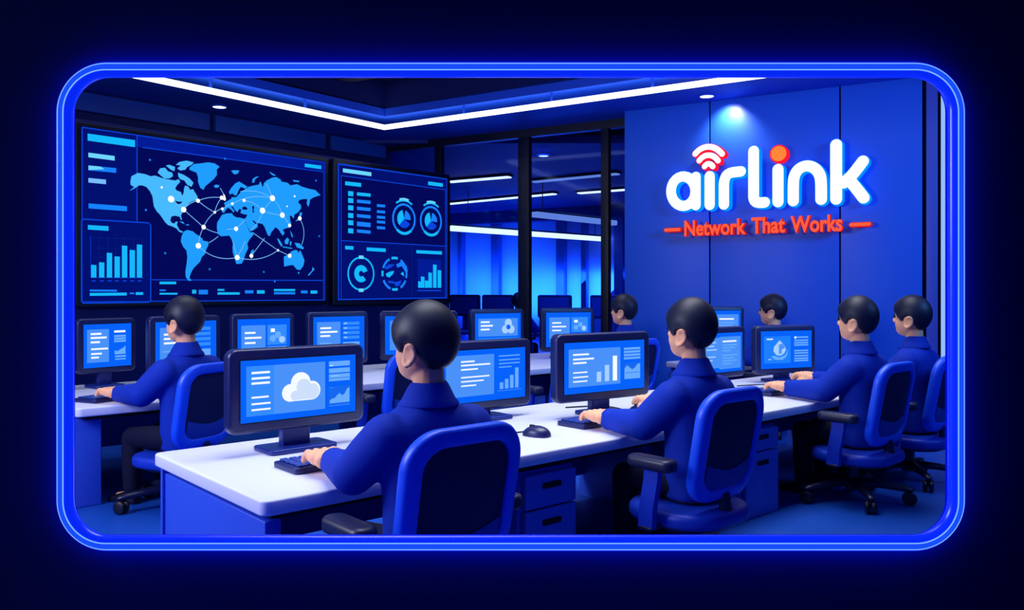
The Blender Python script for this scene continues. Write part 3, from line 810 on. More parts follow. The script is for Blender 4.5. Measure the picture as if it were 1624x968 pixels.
q = MB(); q.box((0.07, 0.5, (DT - 0.066)/2), (0.13, 0.86, DT - 0.066), 0.006); q.build('end_panel', M['deskbody'], bpy.data.objects['desk_row.001'])

def pedestal(label, u0, u1, drawers):
    dep = 0.55; w = u1 - u0; h = DT - 0.074
    p = row1(u0, 0.035, 0.0)
    t = thing('drawer_pedestal', label, 'cabinet', p, TH, 'drawer pedestals under the near desk')
    q = MB(); q.box((w/2, dep/2 + 0.012, h/2 + 0.004), (w, dep - 0.024, h - 0.012), 0.004); q.build('body', M['deskbody'], t)
    z = h - 0.012
    for dh in drawers:
        q = MB(); q.slab(w - 0.026, dh - 0.008, 0.02, 0.004, 0.003, (w/2, z - dh/2, -0.012), UP)
        d = q.build('drawer', M['drawer'], t)
        q = MB(); q.slab(0.095, 0.022, 0.003, 0.004, 0, (w/2, z - min(dh*0.32, 0.05) - 0.006, 0.0085), UP); q.build('handle', M['slot'], d)
        z -= dh
    for x in (0.03, w - 0.03):
        for y in (0.05, dep - 0.06):
            q = MB(); q.lathe([(0.014, 0.0), (0.014, 0.006), (0.010, 0.012)], 10, T=Matrix.Translation((x, y, 0))); q.build('foot', M['wheel'], t)
    return t
pedestal('two-drawer blue pedestal under the desk just right of the nearest chair', 1.0, 1.285, [0.13, 0.15, 0.15])
pedestal('drawer pedestal beside the chair with a full star base in view', 2.42, 2.73, [0.11, 0.315])

# ------------------------------------------------------------------ monitors
SMAT = [M[k] for k in ('s_bg', 's_bg2', 's_pan', 's_pan2', 's_white', 's_pale', 's_mid', 's_deep')]
def content(q, w, h, z, kind):
    """shapes in 0..1 display coordinates (v from the top), on a display w x h centred at 0"""
    lay = [0]
    def XY(u, v): return ((u - 0.5)*w, (0.5 - v)*h)
    def rect(u0, v0, u1, v1, mi, k): q.flat([XY(u0, v0), XY(u1, v0), XY(u1, v1), XY(u0, v1)], z + 0.0007*k, mi, UP)
    def poly(p, mi, k): q.flat([XY(*a) for a in p], z + 0.0007*k, mi, UP)
    def disc(u, v, r, mi, k, a0=0, a1=360):
        c = XY(u, v); pts = [(c[0] + r*math.cos(R(a0 + (a1-a0)*i/24)), c[1] + r*math.sin(R(a0 + (a1-a0)*i/24))) for i in range(24 if a1-a0 == 360 else 25)]
        if a1-a0 != 360: pts = [c] + pts
        q.flat(pts, z + 0.0007*k, mi, UP)
    def lines(u0, vs, us, th=0.03, mi=4, k=3):
        for v, u1 in zip(vs, us): rect(u0, v, u1, v + th, mi, k)
    def area(u0, v0, u1, v1, ys, k=3, mi=6):
        m = len(ys); poly([(u0, v1)] + [(u0 + (u1-u0)*i/(m-1), v1 - (v1-v0)*y) for i, y in enumerate(ys)] + [(u1, v1)], mi, k)
    rect(0, 0, 1, 1, 0, 0)
    if kind == 'cloud':
        rect(0.045, 0.095, 0.715, 0.90, 2, 1); rect(0.045, 0.095, 0.27, 0.90, 3, 2)
        lines(0.085, (0.185, 0.275, 0.355), (0.235, 0.235, 0.235), 0.036); lines(0.085, (0.585, 0.69, 0.785), (0.225, 0.24, 0.24), 0.03)
        rect(0.75, 0.10, 0.945, 0.185, 6, 1); rect(0.75, 0.22, 0.945, 0.30, 6, 1); rect(0.75, 0.32, 0.945, 0.44, 6, 1); rect(0.76, 0.165, 0.785, 0.178, 4, 2); rect(0.75, 0.385, 0.945, 0.395, 0, 2); rect(0.77, 0.345, 0.84, 0.355, 5, 2)
        rect(0.745, 0.53, 0.945, 0.84, 7, 1); area(0.755, 0.55, 0.94, 0.82, (0.2, 0.3, 0.32, 0.5, 0.62, 0.45, 0.55, 0.85, 0.95)); rect(0.75, 0.86, 0.945, 0.866, 6, 1); rect(0.755, 0.55, 0.80, 0.556, 6, 1)
    elif kind == 'chart':
        rect(0.03, 0.10, 0.60, 0.88, 2, 1); lines(0.20, (0.20, 0.27, 0.35), (0.36, 0.55, 0.40), 0.03); lines(0.20, (0.50, 0.58, 0.66), (0.54, 0.47, 0.38), 0.026)
        lines(0.66, (0.14, 0.22, 0.29, 0.36), (0.93, 0.93, 0.93, 0.82), 0.022, 6, 1)
        for i, y in enumerate((0.13, 0.19, 0.26, 0.40)): rect(0.67 + 0.065*i, 0.80 - y, 0.715 + 0.065*i, 0.80, 6, 2)
        rect(0.645, 0.83, 0.95, 0.836, 6, 1)
    elif kind == 'bars':
        rect(0.05, 0.13, 0.685, 0.87, 2, 1); lines(0.10, (0.22, 0.31, 0.385), (0.29, 0.35, 0.26), 0.034); lines(0.10, (0.575, 0.665, 0.75), (0.27, 0.28, 0.27), 0.026)
        for i, (u, y) in enumerate(((0.385, 0.20), (0.485, 0.325), (0.585, 0.50))): rect(u, 0.80 - y, u + 0.055, 0.80, 5 if i < 2 else 4, 3)
        for v in (0.15, 0.215, 0.28, 0.345): rect(0.73, v, 0.945, v + 0.045, 6, 1)
        rect(0.73, 0.46, 0.945, 0.80, 7, 1); area(0.735, 0.48, 0.94, 0.79, (0.7, 0.9, 0.75, 0.6, 0.72, 0.95, 0.98)); rect(0.745, 0.66, 0.935, 0.67, 0, 4)
    elif kind == 'drop':
        rect(0.06, 0.14, 0.58, 0.86, 1, 1); rect(0.11, 0.20, 0.23, 0.23, 4, 2); rect(0.14, 0.74, 0.2, 0.765, 5, 2)
        poly([(0.36, 0.25), (0.25, 0.42), (0.24, 0.54), (0.30, 0.64), (0.38, 0.66), (0.45, 0.60), (0.485, 0.50), (0.46, 0.40), (0.41, 0.32)], 5, 2)
        poly([(0.345, 0.36), (0.345, 0.62), (0.40, 0.60), (0.40, 0.50), (0.47, 0.44), (0.42, 0.34)], 2, 3)
        poly([(0.19, 0.68), (0.26, 0.655), (0.36, 0.71), (0.47, 0.65), (0.53, 0.48), (0.50, 0.68), (0.42, 0.77), (0.28, 0.77)], 6, 2)
        for v in (0.16, 0.245, 0.31, 0.37, 0.52, 0.585, 0.66, 0.73, 0.79): rect(0.65, v, 0.93, v + 0.04, 6, 1)
        disc(0.67, 0.185, 0.008, 4, 2)
    elif kind == 'recycle':
        rect(0.07, 0.14, 0.93, 0.62, 2, 1); lines(0.12, (0.21, 0.31, 0.41), (0.31, 0.38, 0.31), 0.045); rect(0.07, 0.66, 0.93, 0.9, 1, 1)
        for cx_, cy_ in ((0.72, 0.27), (0.655, 0.44), (0.78, 0.44)): disc(cx_, cy_, 0.034, 5, 2)
        poly([(0.72, 0.14), (0.68, 0.26), (0.76, 0.26)], 5, 2); disc(0.72, 0.38, 0.02, 0, 3)
    elif kind == 'dots':
        rect(0.07, 0.14, 0.52, 0.78, 2, 1); lines(0.13, (0.28, 0.39, 0.50), (0.33, 0.44, 0.33), 0.042)
        rect(0.56, 0.14, 0.93, 0.58, 3, 1); rect(0.62, 0.22, 0.70, 0.30, 4, 2); disc(0.66, 0.44, 0.022, 6, 2); disc(0.76, 0.36, 0.022, 6, 2); disc(0.84, 0.47, 0.022, 5, 2)
        rect(0.56, 0.62, 0.93, 0.78, 6, 1); rect(0.07, 0.82, 0.93, 0.84, 6, 1)
    elif kind == 'list':
        rect(0.07, 0.12, 0.52, 0.86, 2, 1); lines(0.13, (0.24, 0.33, 0.42), (0.34, 0.46, 0.32), 0.042); rect(0.12, 0.60, 0.34, 0.63, 6, 2)
        for v in (0.13, 0.24, 0.35, 0.46): rect(0.57, v, 0.90, v + 0.07, 3, 1); rect(0.59, v + 0.02, 0.65, v + 0.045, 5, 2)
        rect(0.57, 0.60, 0.90, 0.80, 6, 1)
    elif kind == 'text':
        rect(0.07, 0.12, 0.52, 0.88, 2, 1)
        lines(0.14, (0.20, 0.29, 0.39), (0.36, 0.47, 0.33), 0.045); lines(0.15, (0.55, 0.66, 0.745), (0.50, 0.37, 0.31), 0.04)
        rect(0.63, 0.16, 0.87, 0.21, 4, 1)
        for v in (0.27, 0.33, 0.39): rect(0.63, v, 0.88, v + 0.045, 6, 1)
        area(0.64, 0.52, 0.87, 0.72, (0.5, 0.35, 0.55, 0.7, 0.98)); rect(0.65, 0.75, 0.88, 0.79, 6, 1); rect(0.65, 0.82, 0.88, 0.85, 6, 1)
    elif kind == 'columns':
        rect(0.06, 0.12, 0.56, 0.88, 2, 1); lines(0.12, (0.22, 0.31, 0.40, 0.58, 0.67), (0.34, 0.30, 0.36, 0.33, 0.26), 0.03, 5)
        rect(0.42, 0.10, 0.95, 0.92, 2, 2); lines(0.50, (0.20,), (0.84,), 0.04, 4, 3); lines(0.50, (0.30, 0.37, 0.44, 0.56, 0.63, 0.70, 0.77), (0.86, 0.80, 0.70, 0.86, 0.78, 0.84, 0.72), 0.03, 6, 3)
def solve(xl, xr, Yc, w):
    al, ar = (xl - CX)/F, (xr - CX)/F; best = None
    for k in range(-300, 760):
        f = R(k/10.0); c, s_ = math.cos(f), math.sin(f)
        X = al*(Yc - 0.5*w*s_) + 0.5*w*c
        e = abs((X + 0.5*w*c) - ar*(Yc + 0.5*w*s_)) + 0.0004*abs(math.degrees(f) - 41)
        if best is None or e < best[0]: best = (e, X, f)
    return best[1], best[2]
def monitor(label, kind, xl, xr, Yc, w, yt, yb, dz=DT, group=None, phi=None):
    X, f = solve(xl, xr, Yc, w)
    zt = HC - (yt - HY)/F*Yc; zb = HC - (yb - HY)/F*Yc
    h = zt - zb; zc = (zt + zb)/2 - dz
    back = Vector((-math.sin(f), math.cos(f), 0)) * 0.035
    t = thing('desktop_monitor', label, 'monitor', Vector((X, Yc, dz)) + back, f, group)
    q = MB(); q.slab(min(0.27, w*0.5) if kind != 'bars' else 0.2, 0.16, 0.018, 0.02, 0.006, (0, 0.0, 0.0005)); q.build('base', M['stand'], t)
    q = MB(); q.box((0, 0.012, zc/2 + 0.01), (min(0.11, w*0.22), 0.04, zc + 0.0), 0.006); q.build('stem', M['stand'], t)
    q = MB(); q.slab(w, h, 0.055, 0.032, 0.011, (0, zc, -0.018), UP, n=8); hs = q.build('housing', M['housing'], t)
    bz = 0.040 if w > 0.5 else 0.034
    q = MB(); q.slab(w - 2*bz + 0.008, h - 2*bz + 0.008, 0.002, 0.012, 0, (0, zc, 0.0365), UP); q.build('bezel', M['slot'], t)
    q = MB(); TT = Matrix.Translation((0, 0, zc)); content(q, w - 2*bz, h - 2*bz, 0.0392, kind)
    if kind == 'cloud':
        ck = MB(); sw, sh_ = w - 2*bz, h - 2*bz
        def cl(parts, z0, z1, mi):
            for (u, v, r_) in parts:
                ck.rings([[((u-0.5)*sw + r_*math.cos(2*PI*k/40), (0.5-v)*sh_ + r_*math.sin(2*PI*k/40), z) for k in range(40)] for z in (z0, z1)], mi, UP)
        def bar(u0, v0, u1, v1, z0, z1, mi): ck.prism([((u0-0.5)*sw, (0.5-v0)*sh_), ((u1-0.5)*sw, (0.5-v0)*sh_), ((u1-0.5)*sw, (0.5-v1)*sh_), ((u0-0.5)*sw, (0.5-v1)*sh_)], z0, z1, mi, UP)
        cl([(0.495, 0.42, 0.0385), (0.405, 0.575, 0.032), (0.592, 0.560, 0.0345)], 0.0412, 0.0440, 0); bar(0.405, 0.52, 0.592, 0.718, 0.0412, 0.0440, 0)
        cl([(0.520, 0.49, 0.029), (0.447, 0.628, 0.0185), (0.594, 0.575, 0.0285)], 0.0440, 0.0446, 1); bar(0.447, 0.56, 0.594, 0.7005, 0.0440, 0.0446, 1)
        cm = ck.mesh('cloud_icon', recalc=True); cm.transform(Matrix.Translation((0, 0, zc)))
        cm.materials.append(M['s_white']); cm.materials.append(M['s_cloud']); link('cloud_icon', cm, t)
    me = q.mesh('screen', recalc=False); me.transform(TT)
    for m in SMAT: me.materials.append(m)
    link('screen', me, t)
    return t
mon = [
 monitor('large monitor with a white cloud on screen, on the nearest desk corner', 'cloud', 363, 577, 3.02, 0.54, 550, 679),
 monitor('monitor half hidden behind the nearest person, text and four bars on screen', 'chart', 690, 842, 3.70, 0.55, 540, 650),
 monitor('monitor with three tall white bars on screen, left of the middle seated person', 'bars', 883, 1030, 3.86, 0.58, 528, 634),
 monitor('monitor showing a pale water drop on a blue screen', 'drop', 1199, 1293, 5.25, 0.473, 516.5, 592.5),
 monitor('monitor with a text column on screen, just behind the middle person', 'columns', 1105, 1182, 4.75, 0.45, 519, 600),
 monitor('small squarish monitor with white text lines before the person at far left', 'text', 122.5, 216, 4.95, 0.36, 505, 591),
 monitor('monitor showing past both sides of the far left person', 'list', 237, 350, 5.02, 0.47, 501, 594),
 monitor('monitor with dots and text, directly above the cloud monitor', 'dots', 368, 467, 5.33, 0.43, 497.5, 586),
 monitor('monitor with a bulleted list, above and right of the cloud monitor', 'list', 489, 584, 5.69, 0.46, 494.5, 578),
 monitor('monitor mostly covered by the head of the nearest person', 'text', 602, 728, 6.12, 0.58, 493, 571),
 monitor('monitor with a three-ball recycling shape, between nearest head and glass wall', 'recycle', 747, 831, 6.65, 0.50, 490.5, 562),
 monitor('monitor in front of the dark mullions, text and small dots on screen', 'dots', 859, 943, 7.10, 0.52, 488.5, 557),
]

# ------------------------------------------------------------------ keyboards and mice
def keyboard(label, loc, rz):
    t = thing('keyboard', label, 'keyboard', loc, rz, 'dark keyboards')
    w, d = 0.36, 0.165
    q = MB(); q.slab(w, d, 0.020, 0.012, 0.005, (0, 0, 0.0005)); q.build('body', M['keybody'], t)
    q = MB(); rows = ((10, 0), (10, 0), (9, 1), (7, 2))
    for r_, (nk, kk) in enumerate(rows):
        y = d/2 - 0.026 - r_*0.036; tw = w - 0.03
        if r_ < 3:
            for i in range(nk): q.slab(tw/nk - 0.005, 0.031, 0.007, 0.004, 0.002, (-tw/2 + tw*(i+0.5)/nk, y, 0.0205), n=2, bs=1)
        else:
            xs = [0.045, 0.04, 0.04, 0.12, 0.04, 0.045]; x = -tw/2
            for kw in xs:
                q.slab(kw - 0.005, 0.031, 0.007, 0.004, 0.002, (x + kw/2, y, 0.0205), n=2, bs=1); x += kw
    q.build('keys', M['key'], t)
    return t
def mouse(label, loc, rz, cable):
    t = thing('computer_mouse', label, 'mouse', loc, rz, 'dark computer mice')
    q = MB(); L, W, H = 0.12, 0.076, 0.042
    prof = []
    nr = 12
    for i in range(nr + 1):
        a = PI*i/nr; y = -L/2*math.cos(a)
        wv = max(0.002, W/2*math.sin(a)**0.6); hv = max(0.003, H*(0.35 + 0.65*math.sin(min(PI, a*0.95 + 0.15))**0.8)*math.sin(a)**0.35)
        prof.append([(wv*math.cos(PI*k/12) if True else 0, y, 0.001 + hv*math.sin(PI*k/12)**0.75) for k in range(13)])
    q.rings(prof); q.build('body', M['mouse'], t)
    q = MB(); q.box((0, 0.022, H*0.93), (0.010, 0.024, 0.012), 0.004); q.build('wheel', M['slot'], t)
    q = MB(); q.tube(smooth_path3(cable), 0.0035, 6); q.build('cable', M['slot'], t)
    return t
def smooth_path3(pts, rounds=3):
    p = [Vector(v) for v in pts]
    for _ in range(rounds):
        o_ = [p[0]]
        for i in range(len(p)-1): o_ += [p[i]*0.75 + p[i+1]*0.25, p[i]*0.25 + p[i+1]*0.75]
        p = o_ + [p[-1]]
    return p
keyboard('dark keyboard under the left hand of the nearest person, before the cloud monitor', row1(0.40, 0.325, DT), TH)
keyboard('dark keyboard under the hand of the middle person, before the bars monitor', row1(1.70, 0.305, DT), TH)
keyboard('dark keyboard before the water drop monitor', row1(3.25, 0.36, DT), TH)
keyboard('dark keyboard hidden before the person nearest the neon tube edge', row1(3.90, 0.36, DT), TH)
keyboard('dark keyboard before the small squarish monitor at far left', row2(0.459, -0.19, DT) + Vector((-math.sin(TH+R(24)), math.cos(TH+R(24)), 0))*0.515, TH + R(24))
mouse('free dark mouse lying alone on the near desk beside the nearest person', row1(1.275, 0.25, DT), TH + 0.25, [(0, 0.06, 0.012), (-0.01, 0.10, 0.005), (-0.06, 0.16, 0.0045), (-0.10, 0.26, 0.0045), (-0.14, 0.40, 0.0045)])
mouse('dark mouse under the right hand of the middle person', row1(2.05, 0.36, DT), TH, [(0, 0.06, 0.012), (0, 0.09, 0.005), (0.05, 0.20, 0.0045), (0.03, 0.30, 0.0045), (-0.14, 0.36, 0.0045)])
mouse('dark mouse under the right hand of the person at the drop monitor', row1(3.59, 0.44, DT), TH, [(0, 0.06, 0.012), (0, 0.09, 0.005), (-0.03, 0.16, 0.0045), (-0.10, 0.20, 0.0045), (-0.24, 0.24, 0.0045)])
mouse('dark mouse under the right hand of the person at far left', row2(0.459, -0.19, DT) + Vector((-math.sin(TH+R(24)), math.cos(TH+R(24)), 0))*0.56 + Vector((math.cos(TH+R(24)), math.sin(TH+R(24)), 0))*0.355, TH + R(24), [(0, 0.06, 0.012), (0, 0.085, 0.005), (-0.04, 0.13, 0.0045), (-0.12, 0.15, 0.0045), (-0.2, 0.17, 0.0045)])

# ------------------------------------------------------------------ office chair
def chair_parts(t):
    # seat
    q = MB(); q.slab(0.42, 0.41, 0.060, 0.15, 0.024, (0, -0.025, 0.219), n=8, bs=4); q.build('seat', M['chairdark'], t)
    q = MB(); q.slab(0.34, 0.33, 0.02, 0.14, 0.008, (0, -0.025, 0.202), n=8, bs=3); q.build('seat_shell', M['base'], t)
    # back: ring frame + mesh panel, leaning back and gently curved
    def backT(x, z, off):
        """x across, z height above back bottom, off towards the rear"""
        k = z / 0.43
        y = -0.172 - 0.080*k + 0.10*(x/0.2)**2*0.30 + 0.03*math.sin(PI*min(max(k, 0), 1)) * -1 * 0.5 - off
        return (x, y, 0.315 + z*0.985)
    H_ = 0.43; W_ = 0.40; nn = 9
    def loop(inset, r):
        wb = W_ - 2*inset; hb = H_ - 2*inset
        pts = rrect(wb, hb, r, nn); out = []
        for x, y in pts:
            k = (y + H_/2) / H_                     # 0 bottom, 1 top
            out.append((x * (0.90 + 0.10*math.sin(PI*(0.15 + 0.6*k))), y + H_/2))
        return out
    # frame section: rounded rectangle swept round the loop
    sec = []
    for i in range(16):
        a = 2*PI*i/16; ca, sa = math.cos(a), math.sin(a)
        sec.append((0.026 + 0.026*math.copysign(abs(ca)**0.6, ca), 0.022*math.copysign(abs(sa)**0.6, sa)))
    loops = []
    for ins, off in sec:
        L = loop(ins, 0.105 - ins*0.75); loops.append([backT(x, z, off) for x, z in L])
    npt = len(loops[0]); rings = [[loops[j][i] for j in range(16)] for i in range(npt)]
    q = MB(); q.rings(rings, closed=True); q.build('back_frame', M['chairblue'], t, sharp=70)
    # mesh panel filling the ring (two skins)
    L = loop(0.046, 0.07); cx = 0.0; cz = H_/2
    q = MB(); steps = 6
    for off in (0.006, -0.006):
        g = []
        for s_ in range(1, steps + 1):
            f = s_/steps; g.append([backT(x*f, cz + (z-cz)*f, off) for x, z in L])
        q.rings(g, cap=False)
        ctr = backT(0, cz, off); v = [ctr] + g[0]; m = len(g[0])
        q.raw(v, [(0, 1+i, 1+(i+1) % m) for i in range(m)])
    bmesh.ops.remove_doubles(q.bm, verts=q.bm.verts[:], dist=1e-5)
    q.build('back_mesh', M['chairmesh'], t, sharp=80)
    # lumbar panel: the lower third, slightly proud at the rear
    q = MB(); g = []; nx = 12
    lump = []
    rows = 6
    for j in range(rows + 1):
        row = []
        for i in range(nx + 1):
            x = -0.135 + 0.27*i/nx
            zt_ = 0.150 - 0.030*math.cos(PI*(x/0.135)/2); zb_ = 0.050 + 0.02*(abs(x)/0.135)**4
            row.append(backT(x, zb_ + (zt_-zb_)*j/rows, 0.010 + 0.004*math.sin(PI*j/rows)))
        g.append(row)
    v = [p for r_ in g for p in r_]
    fs = [(j*(nx+1)+i, j*(nx+1)+i+1, (j+1)*(nx+1)+i+1, (j+1)*(nx+1)+i) for j in range(rows) for i in range(nx)]
    back_v = [(x, y + 0.007, z) for x, y, z in v]; off_ = len(v)
    fs += [(a+off_, d+off_, c_+off_, b_+off_) for a, b_, c_, d in fs]
    rim = [i for i in range(nx+1)] + [(j+1)*(nx+1)-1 for j in range(1, rows+1)] + [rows*(nx+1)+i for i in range(nx-1, -1, -1)] + [j*(nx+1) for j in range(rows-1, 0, -1)]
    fs += [(rim[i], rim[(i+1) % len(rim)], rim[(i+1) % len(rim)]+off_, rim[i]+off_) for i in range(len(rim))]
    q.raw(v + back_v, fs); q.build('lumbar_panel', M['chairpad'], t, sharp=60)
    # back bracket from the seat to the frame
    q = MB(); q.tube([(0, -0.05, 0.215), (0, -0.15, 0.225), (0, -0.195, 0.26), (0, -0.185, 0.34)], [0.028, 0.028, 0.026, 0.022], 10); q.build('bracket', M['base'], t)
    # armrests
    for s_ in (-1, 1):
        q = MB(); q.slab(0.076, 0.205, 0.046, 0.032, 0.016, (s_*0.254, -0.05, 0.443), n=6, bs=4); a = q.build('armrest', M['arm'], t)
        q = MB(); q.rings([[(s_*0.252 + ex*0.014, y + ey, z) for ex, ey in ((-1, -.032), (1, -.032), (1, .032), (-1, .032))] for y, z in ((-0.055, 0.46), (-0.05, 0.40), (-0.03, 0.30), (-0.025, 0.222))]); q.build('post', M['chairdark'], a, sharp=30)
        q = MB(); q.box((s_*0.215, -0.025, 0.222), (0.11, 0.06, 0.014), 0.004); q.build('bracket', M['base'], a)
    q = MB(); q.lathe([(0.075, 0.195), (0.08, 0.212), (0.02, 0.212), (0.02, 0.19), (0.03, 0.185), (0.03, 0.12), (0.019, 0.12), (0.019, 0.07), (0.001, 0.07)][::-1], 20); q.build('gas_lift', M['base'], t)
    q = MB(); q.lathe([(0.001, 0.062), (0.034, 0.062), (0.042, 0.075), (0.040, 0.098), (0.030, 0.108), (0.001, 0.108)], 20); q.build('hub', M['base'], t)
    for k in range(5):
        a = R(80 + 72*k); ca, sa = math.cos(a), math.sin(a); side = (-sa, ca)
        q = MB(); rg = []
        for r_, z, w_, h_ in ((0.02, 0.100, 0.032, 0.024), (0.14, 0.095, 0.026, 0.020), (0.24, 0.084, 0.021, 0.016), (0.280, 0.078, 0.017, 0.011), (0.289, 0.076, 0.006, 0.004)):
            rg.append([(ca*r_ + side[0]*w_*math.cos(2*PI*i/12), sa*r_ + side[1]*w_*math.cos(2*PI*i/12), z + h_*math.sin(2*PI*i/12)) for i in range(12)])
        q.rings(rg); lg = q.build('leg', M['base'], t, sharp=60)
        q = MB(); T = Matrix.Translation((ca*0.268, sa*0.268, 0.034)) @ Matrix.Rotation(a + 0.6*k, 4, 'Z') @ Matrix.Rotation(PI/2, 4, 'Y')
        for zz in (-0.027, 0.003): q.lathe([(0.001, zz), (0.022, zz), (0.031, zz+0.005), (0.0335, zz+0.012), (0.031, zz+0.019), (0.022, zz+0.024), (0.001, zz+0.024)], 18, T=T)
        q.tube([(ca*0.268, sa*0.268, 0.03), (ca*0.268, sa*0.268, 0.074)], 0.012, 8); q.build('caster', M['wheel'], lg)

chair0 = thing('office_chair', 'blue-framed office chair of the nearest person, cut by the lower window edge', 'chair', (0, 0, 0), 0, 'blue office chairs')
chair_parts(chair0)
used = [False]
def chair(label, loc, rz):
    if not used[0]:
        used[0] = True; chair0.location = loc; chair0.rotation_euler = (0, 0, rz); chair0['label'] = label; return chair0
    return dup(chair0, loc, rz, label)

# ------------------------------------------------------------------ people
HEADC = (0.0, 0.0, 0.962)
def person_mesh(right_hand_on_mouse, turn=0.0):
    """seated figure facing +Y: origin on the floor below the head"""
    shoulders = [(-0.146, -0.022, 0.684), (0.146, -0.022, 0.684)]
    elbow = [(-0.194, 0.080, 0.578), (0.194, 0.080, 0.578)]
    wrist = [(-0.120, 0.322, 0.562), (0.118, 0.322, 0.562)]
    if right_hand_on_mouse:
        elbow[1] = (0.228, 0.110, 0.582); wrist[1] = (0.342, 0.412, 0.573)
    # ---- body: one continuous skin
    q = MB()
    tors = [(0.285, -0.03, .118, .078), (0.36, -0.028, .126, .080), (0.50, -0.028, .126, .078), (0.62, -0.026, .138, .078), (0.68, -0.022, .142, .070), (0.72, -0.018, .115, .060), (0.75, -0.016, .070, .052), (0.79, -0.014, .045, .045)]
    q.rings([[(rx*math.cos(2*PI*k/24), cy + ry*math.sin(2*PI*k/24), z) for k in range(24)] for z, cy, rx, ry in tors])
    q.chain([(0, -0.016, 0.76), (0, -0.014, 0.83), (0, -0.004, 0.90)], [0.048, 0.047, 0.05])
    q.ball(HEADC, (0.080, 0.092, 0.098), nu=28, nv=18)
    q.ball((0, 0.020, 0.905), (0.069, 0.074, 0.072), nu=24, nv=14)
    q.ball((0, 0.040, 0.873), (0.050, 0.050, 0.042), nu=20, nv=12)
    q.chain([(0, 0.086, 0.945), (0, 0.098, 0.922)], [0.009, 0.0145], 10)       # nose
    q.ball((-0.008, 0.094, 0.916), 0.009, nu=10, nv=8); q.ball((0.008, 0.094, 0.916), 0.009, nu=10, nv=8)
    for s_ in (-1, 1):
        # ear: rim + lobe
        ring = [(s_*(0.082 + 0.010*math.sin(a)**2), -0.014 + 0.020*math.cos(a) - 0.007*math.sin(a), 0.914 + 0.031*math.sin(a)) for a in [2*PI*k/12 for k in range(13)]]
        q.chain(ring, [0.0072]*13, 8)
        q.ball((s_*0.080, -0.014, 0.914), (0.009, 0.019, 0.029), nu=12, nv=8)
        # arm
        i = 0 if s_ < 0 else 1
        S_, E_, W_ = Vector(shoulders[i]), Vector(elbow[i]), Vector(wrist[i])
        q.chain([tuple(S_), tuple(S_.lerp(E_, .5)), tuple(E_), tuple(E_.lerp(W_, .5)), tuple(W_)], [0.052, 0.050, 0.045, 0.040, 0.033])
        # hand
        onm = right_hand_on_mouse and s_ > 0
        d = Vector((0.0 if onm else -s_*0.10, 1, 0)).normalized(); sd = Vector((d.y, -d.x, 0))   # sd: to the person's right
        lift = 0.016 if onm else 0.010
        HS = 1.14
        def H(f, s__, z): return tuple(W_ + d*f*HS + sd*s__*HS + Vector((0, 0, z)))
        # palm as a rounded wedge
        for f, wd, th_, z in ((0.020, 0.026, 0.025, 0.003), (0.045, 0.034, 0.023, lift*0.7), (0.068, 0.037, 0.020, lift)):
            for k in range(5): q.ball(H(f, -wd + 2*wd*k/4*1.0, z + 0.003*math.cos((k-2)/2*1.2)), th_*0.9*HS, nu=12, nv=8)
        lens = (0.78, 0.95, 1.0, 0.92); offs = (-0.0345, -0.0120, 0.0110, 0.0335)
        if s_ < 0: lens = lens                        # outer finger of the left hand is the little one
        for k in range(4):
            ln = lens[k] if s_ < 0 else lens[3-k]
            o_ = offs[k]; sp_ = o_*0.32
            q.chain([H(0.070, o_, lift + 0.003), H(0.070 + 0.026*ln, o_ + sp_*0.4, lift + 0.008), H(0.070 + 0.044*ln, o_ + sp_*0.7, lift - 0.004), H(0.070 + 0.050*ln, o_ + sp_*0.9, lift - 0.020)], [0.0118*HS, 0.0108*HS, 0.0100*HS, 0.0088*HS], 10)
        ts = -s_                                    # thumb on the inner side
        q.chain([H(0.022, ts*0.026, -0.002), H(0.040, ts*0.047, -0.006), H(0.062, ts*0.055, -0.010), H(0.080, ts*0.050, -0.013)], [0.016*HS, 0.0135*HS, 0.0115*HS, 0.0095*HS], 10)
        # leg
        Hp, Kn, An = Vector((s_*0.080, -0.02, 0.345)), Vector((s_*0.092, 0.265, 0.335)), Vector((s_*0.104, 0.255, 0.075))
        q.chain([tuple(Hp), tuple(Hp.lerp(Kn, .5)), tuple(Kn), tuple(Kn.lerp(An, .45)), tuple(An)], [0.052, 0.050, 0.042, 0.040, 0.028])
        q.chain([tuple(An), (s_*0.105, 0.275, 0.036), (s_*0.106, 0.345, 0.028)], [0.028, 0.026, 0.020])
    body = q.remeshed('person', 0.0046, 5, M['skin'])
    # ---- face
    for s_ in (-1, 1):
        q = MB(); q.ball((s_*0.031, 0.0865, 0.948), (0.0100, 0.006, 0.0125), nu=14, nv=10); q.build('eye', M['eye'], body)
        q = MB(); q.tube([(s_*0.018, 0.0905, 0.968), (s_*0.032, 0.0885, 0.972), (s_*0.046, 0.081, 0.967)], [0.0030, 0.0036, 0.0022], 8); q.build('eyebrow', M['hair'], body)
    q = MB(); q.tube([(-0.019, 0.084, 0.891), (-0.009, 0.0895, 0.888), (0.009, 0.0895, 0.888), (0.019, 0.084, 0.891)], [0.0025, 0.0042, 0.0042, 0.0025], 8); q.build('mouth', M['lip'], body)
    # ---- hair: closed cap that follows a hairline
    keys = [(0, 72), (25, 76), (44, 90), (58, 106), (65, 115), (73, 113), (81, 101), (95, 97), (105, 107), (118, 131), (138, 152), (158, 159), (180, 160)]
    def tmax(az):
        a = abs((az + 180) % 360 - 180)
        for (a0, t0), (a1_, t1) in zip(keys, keys[1:]):
            if a0 <= a <= a1_:
                u = (a - a0)/(a1_ - a0); u = u*u*(3 - 2*u); return t0 + (t1 - t0)*u
        return 154
    NA_, NT = 72, 22
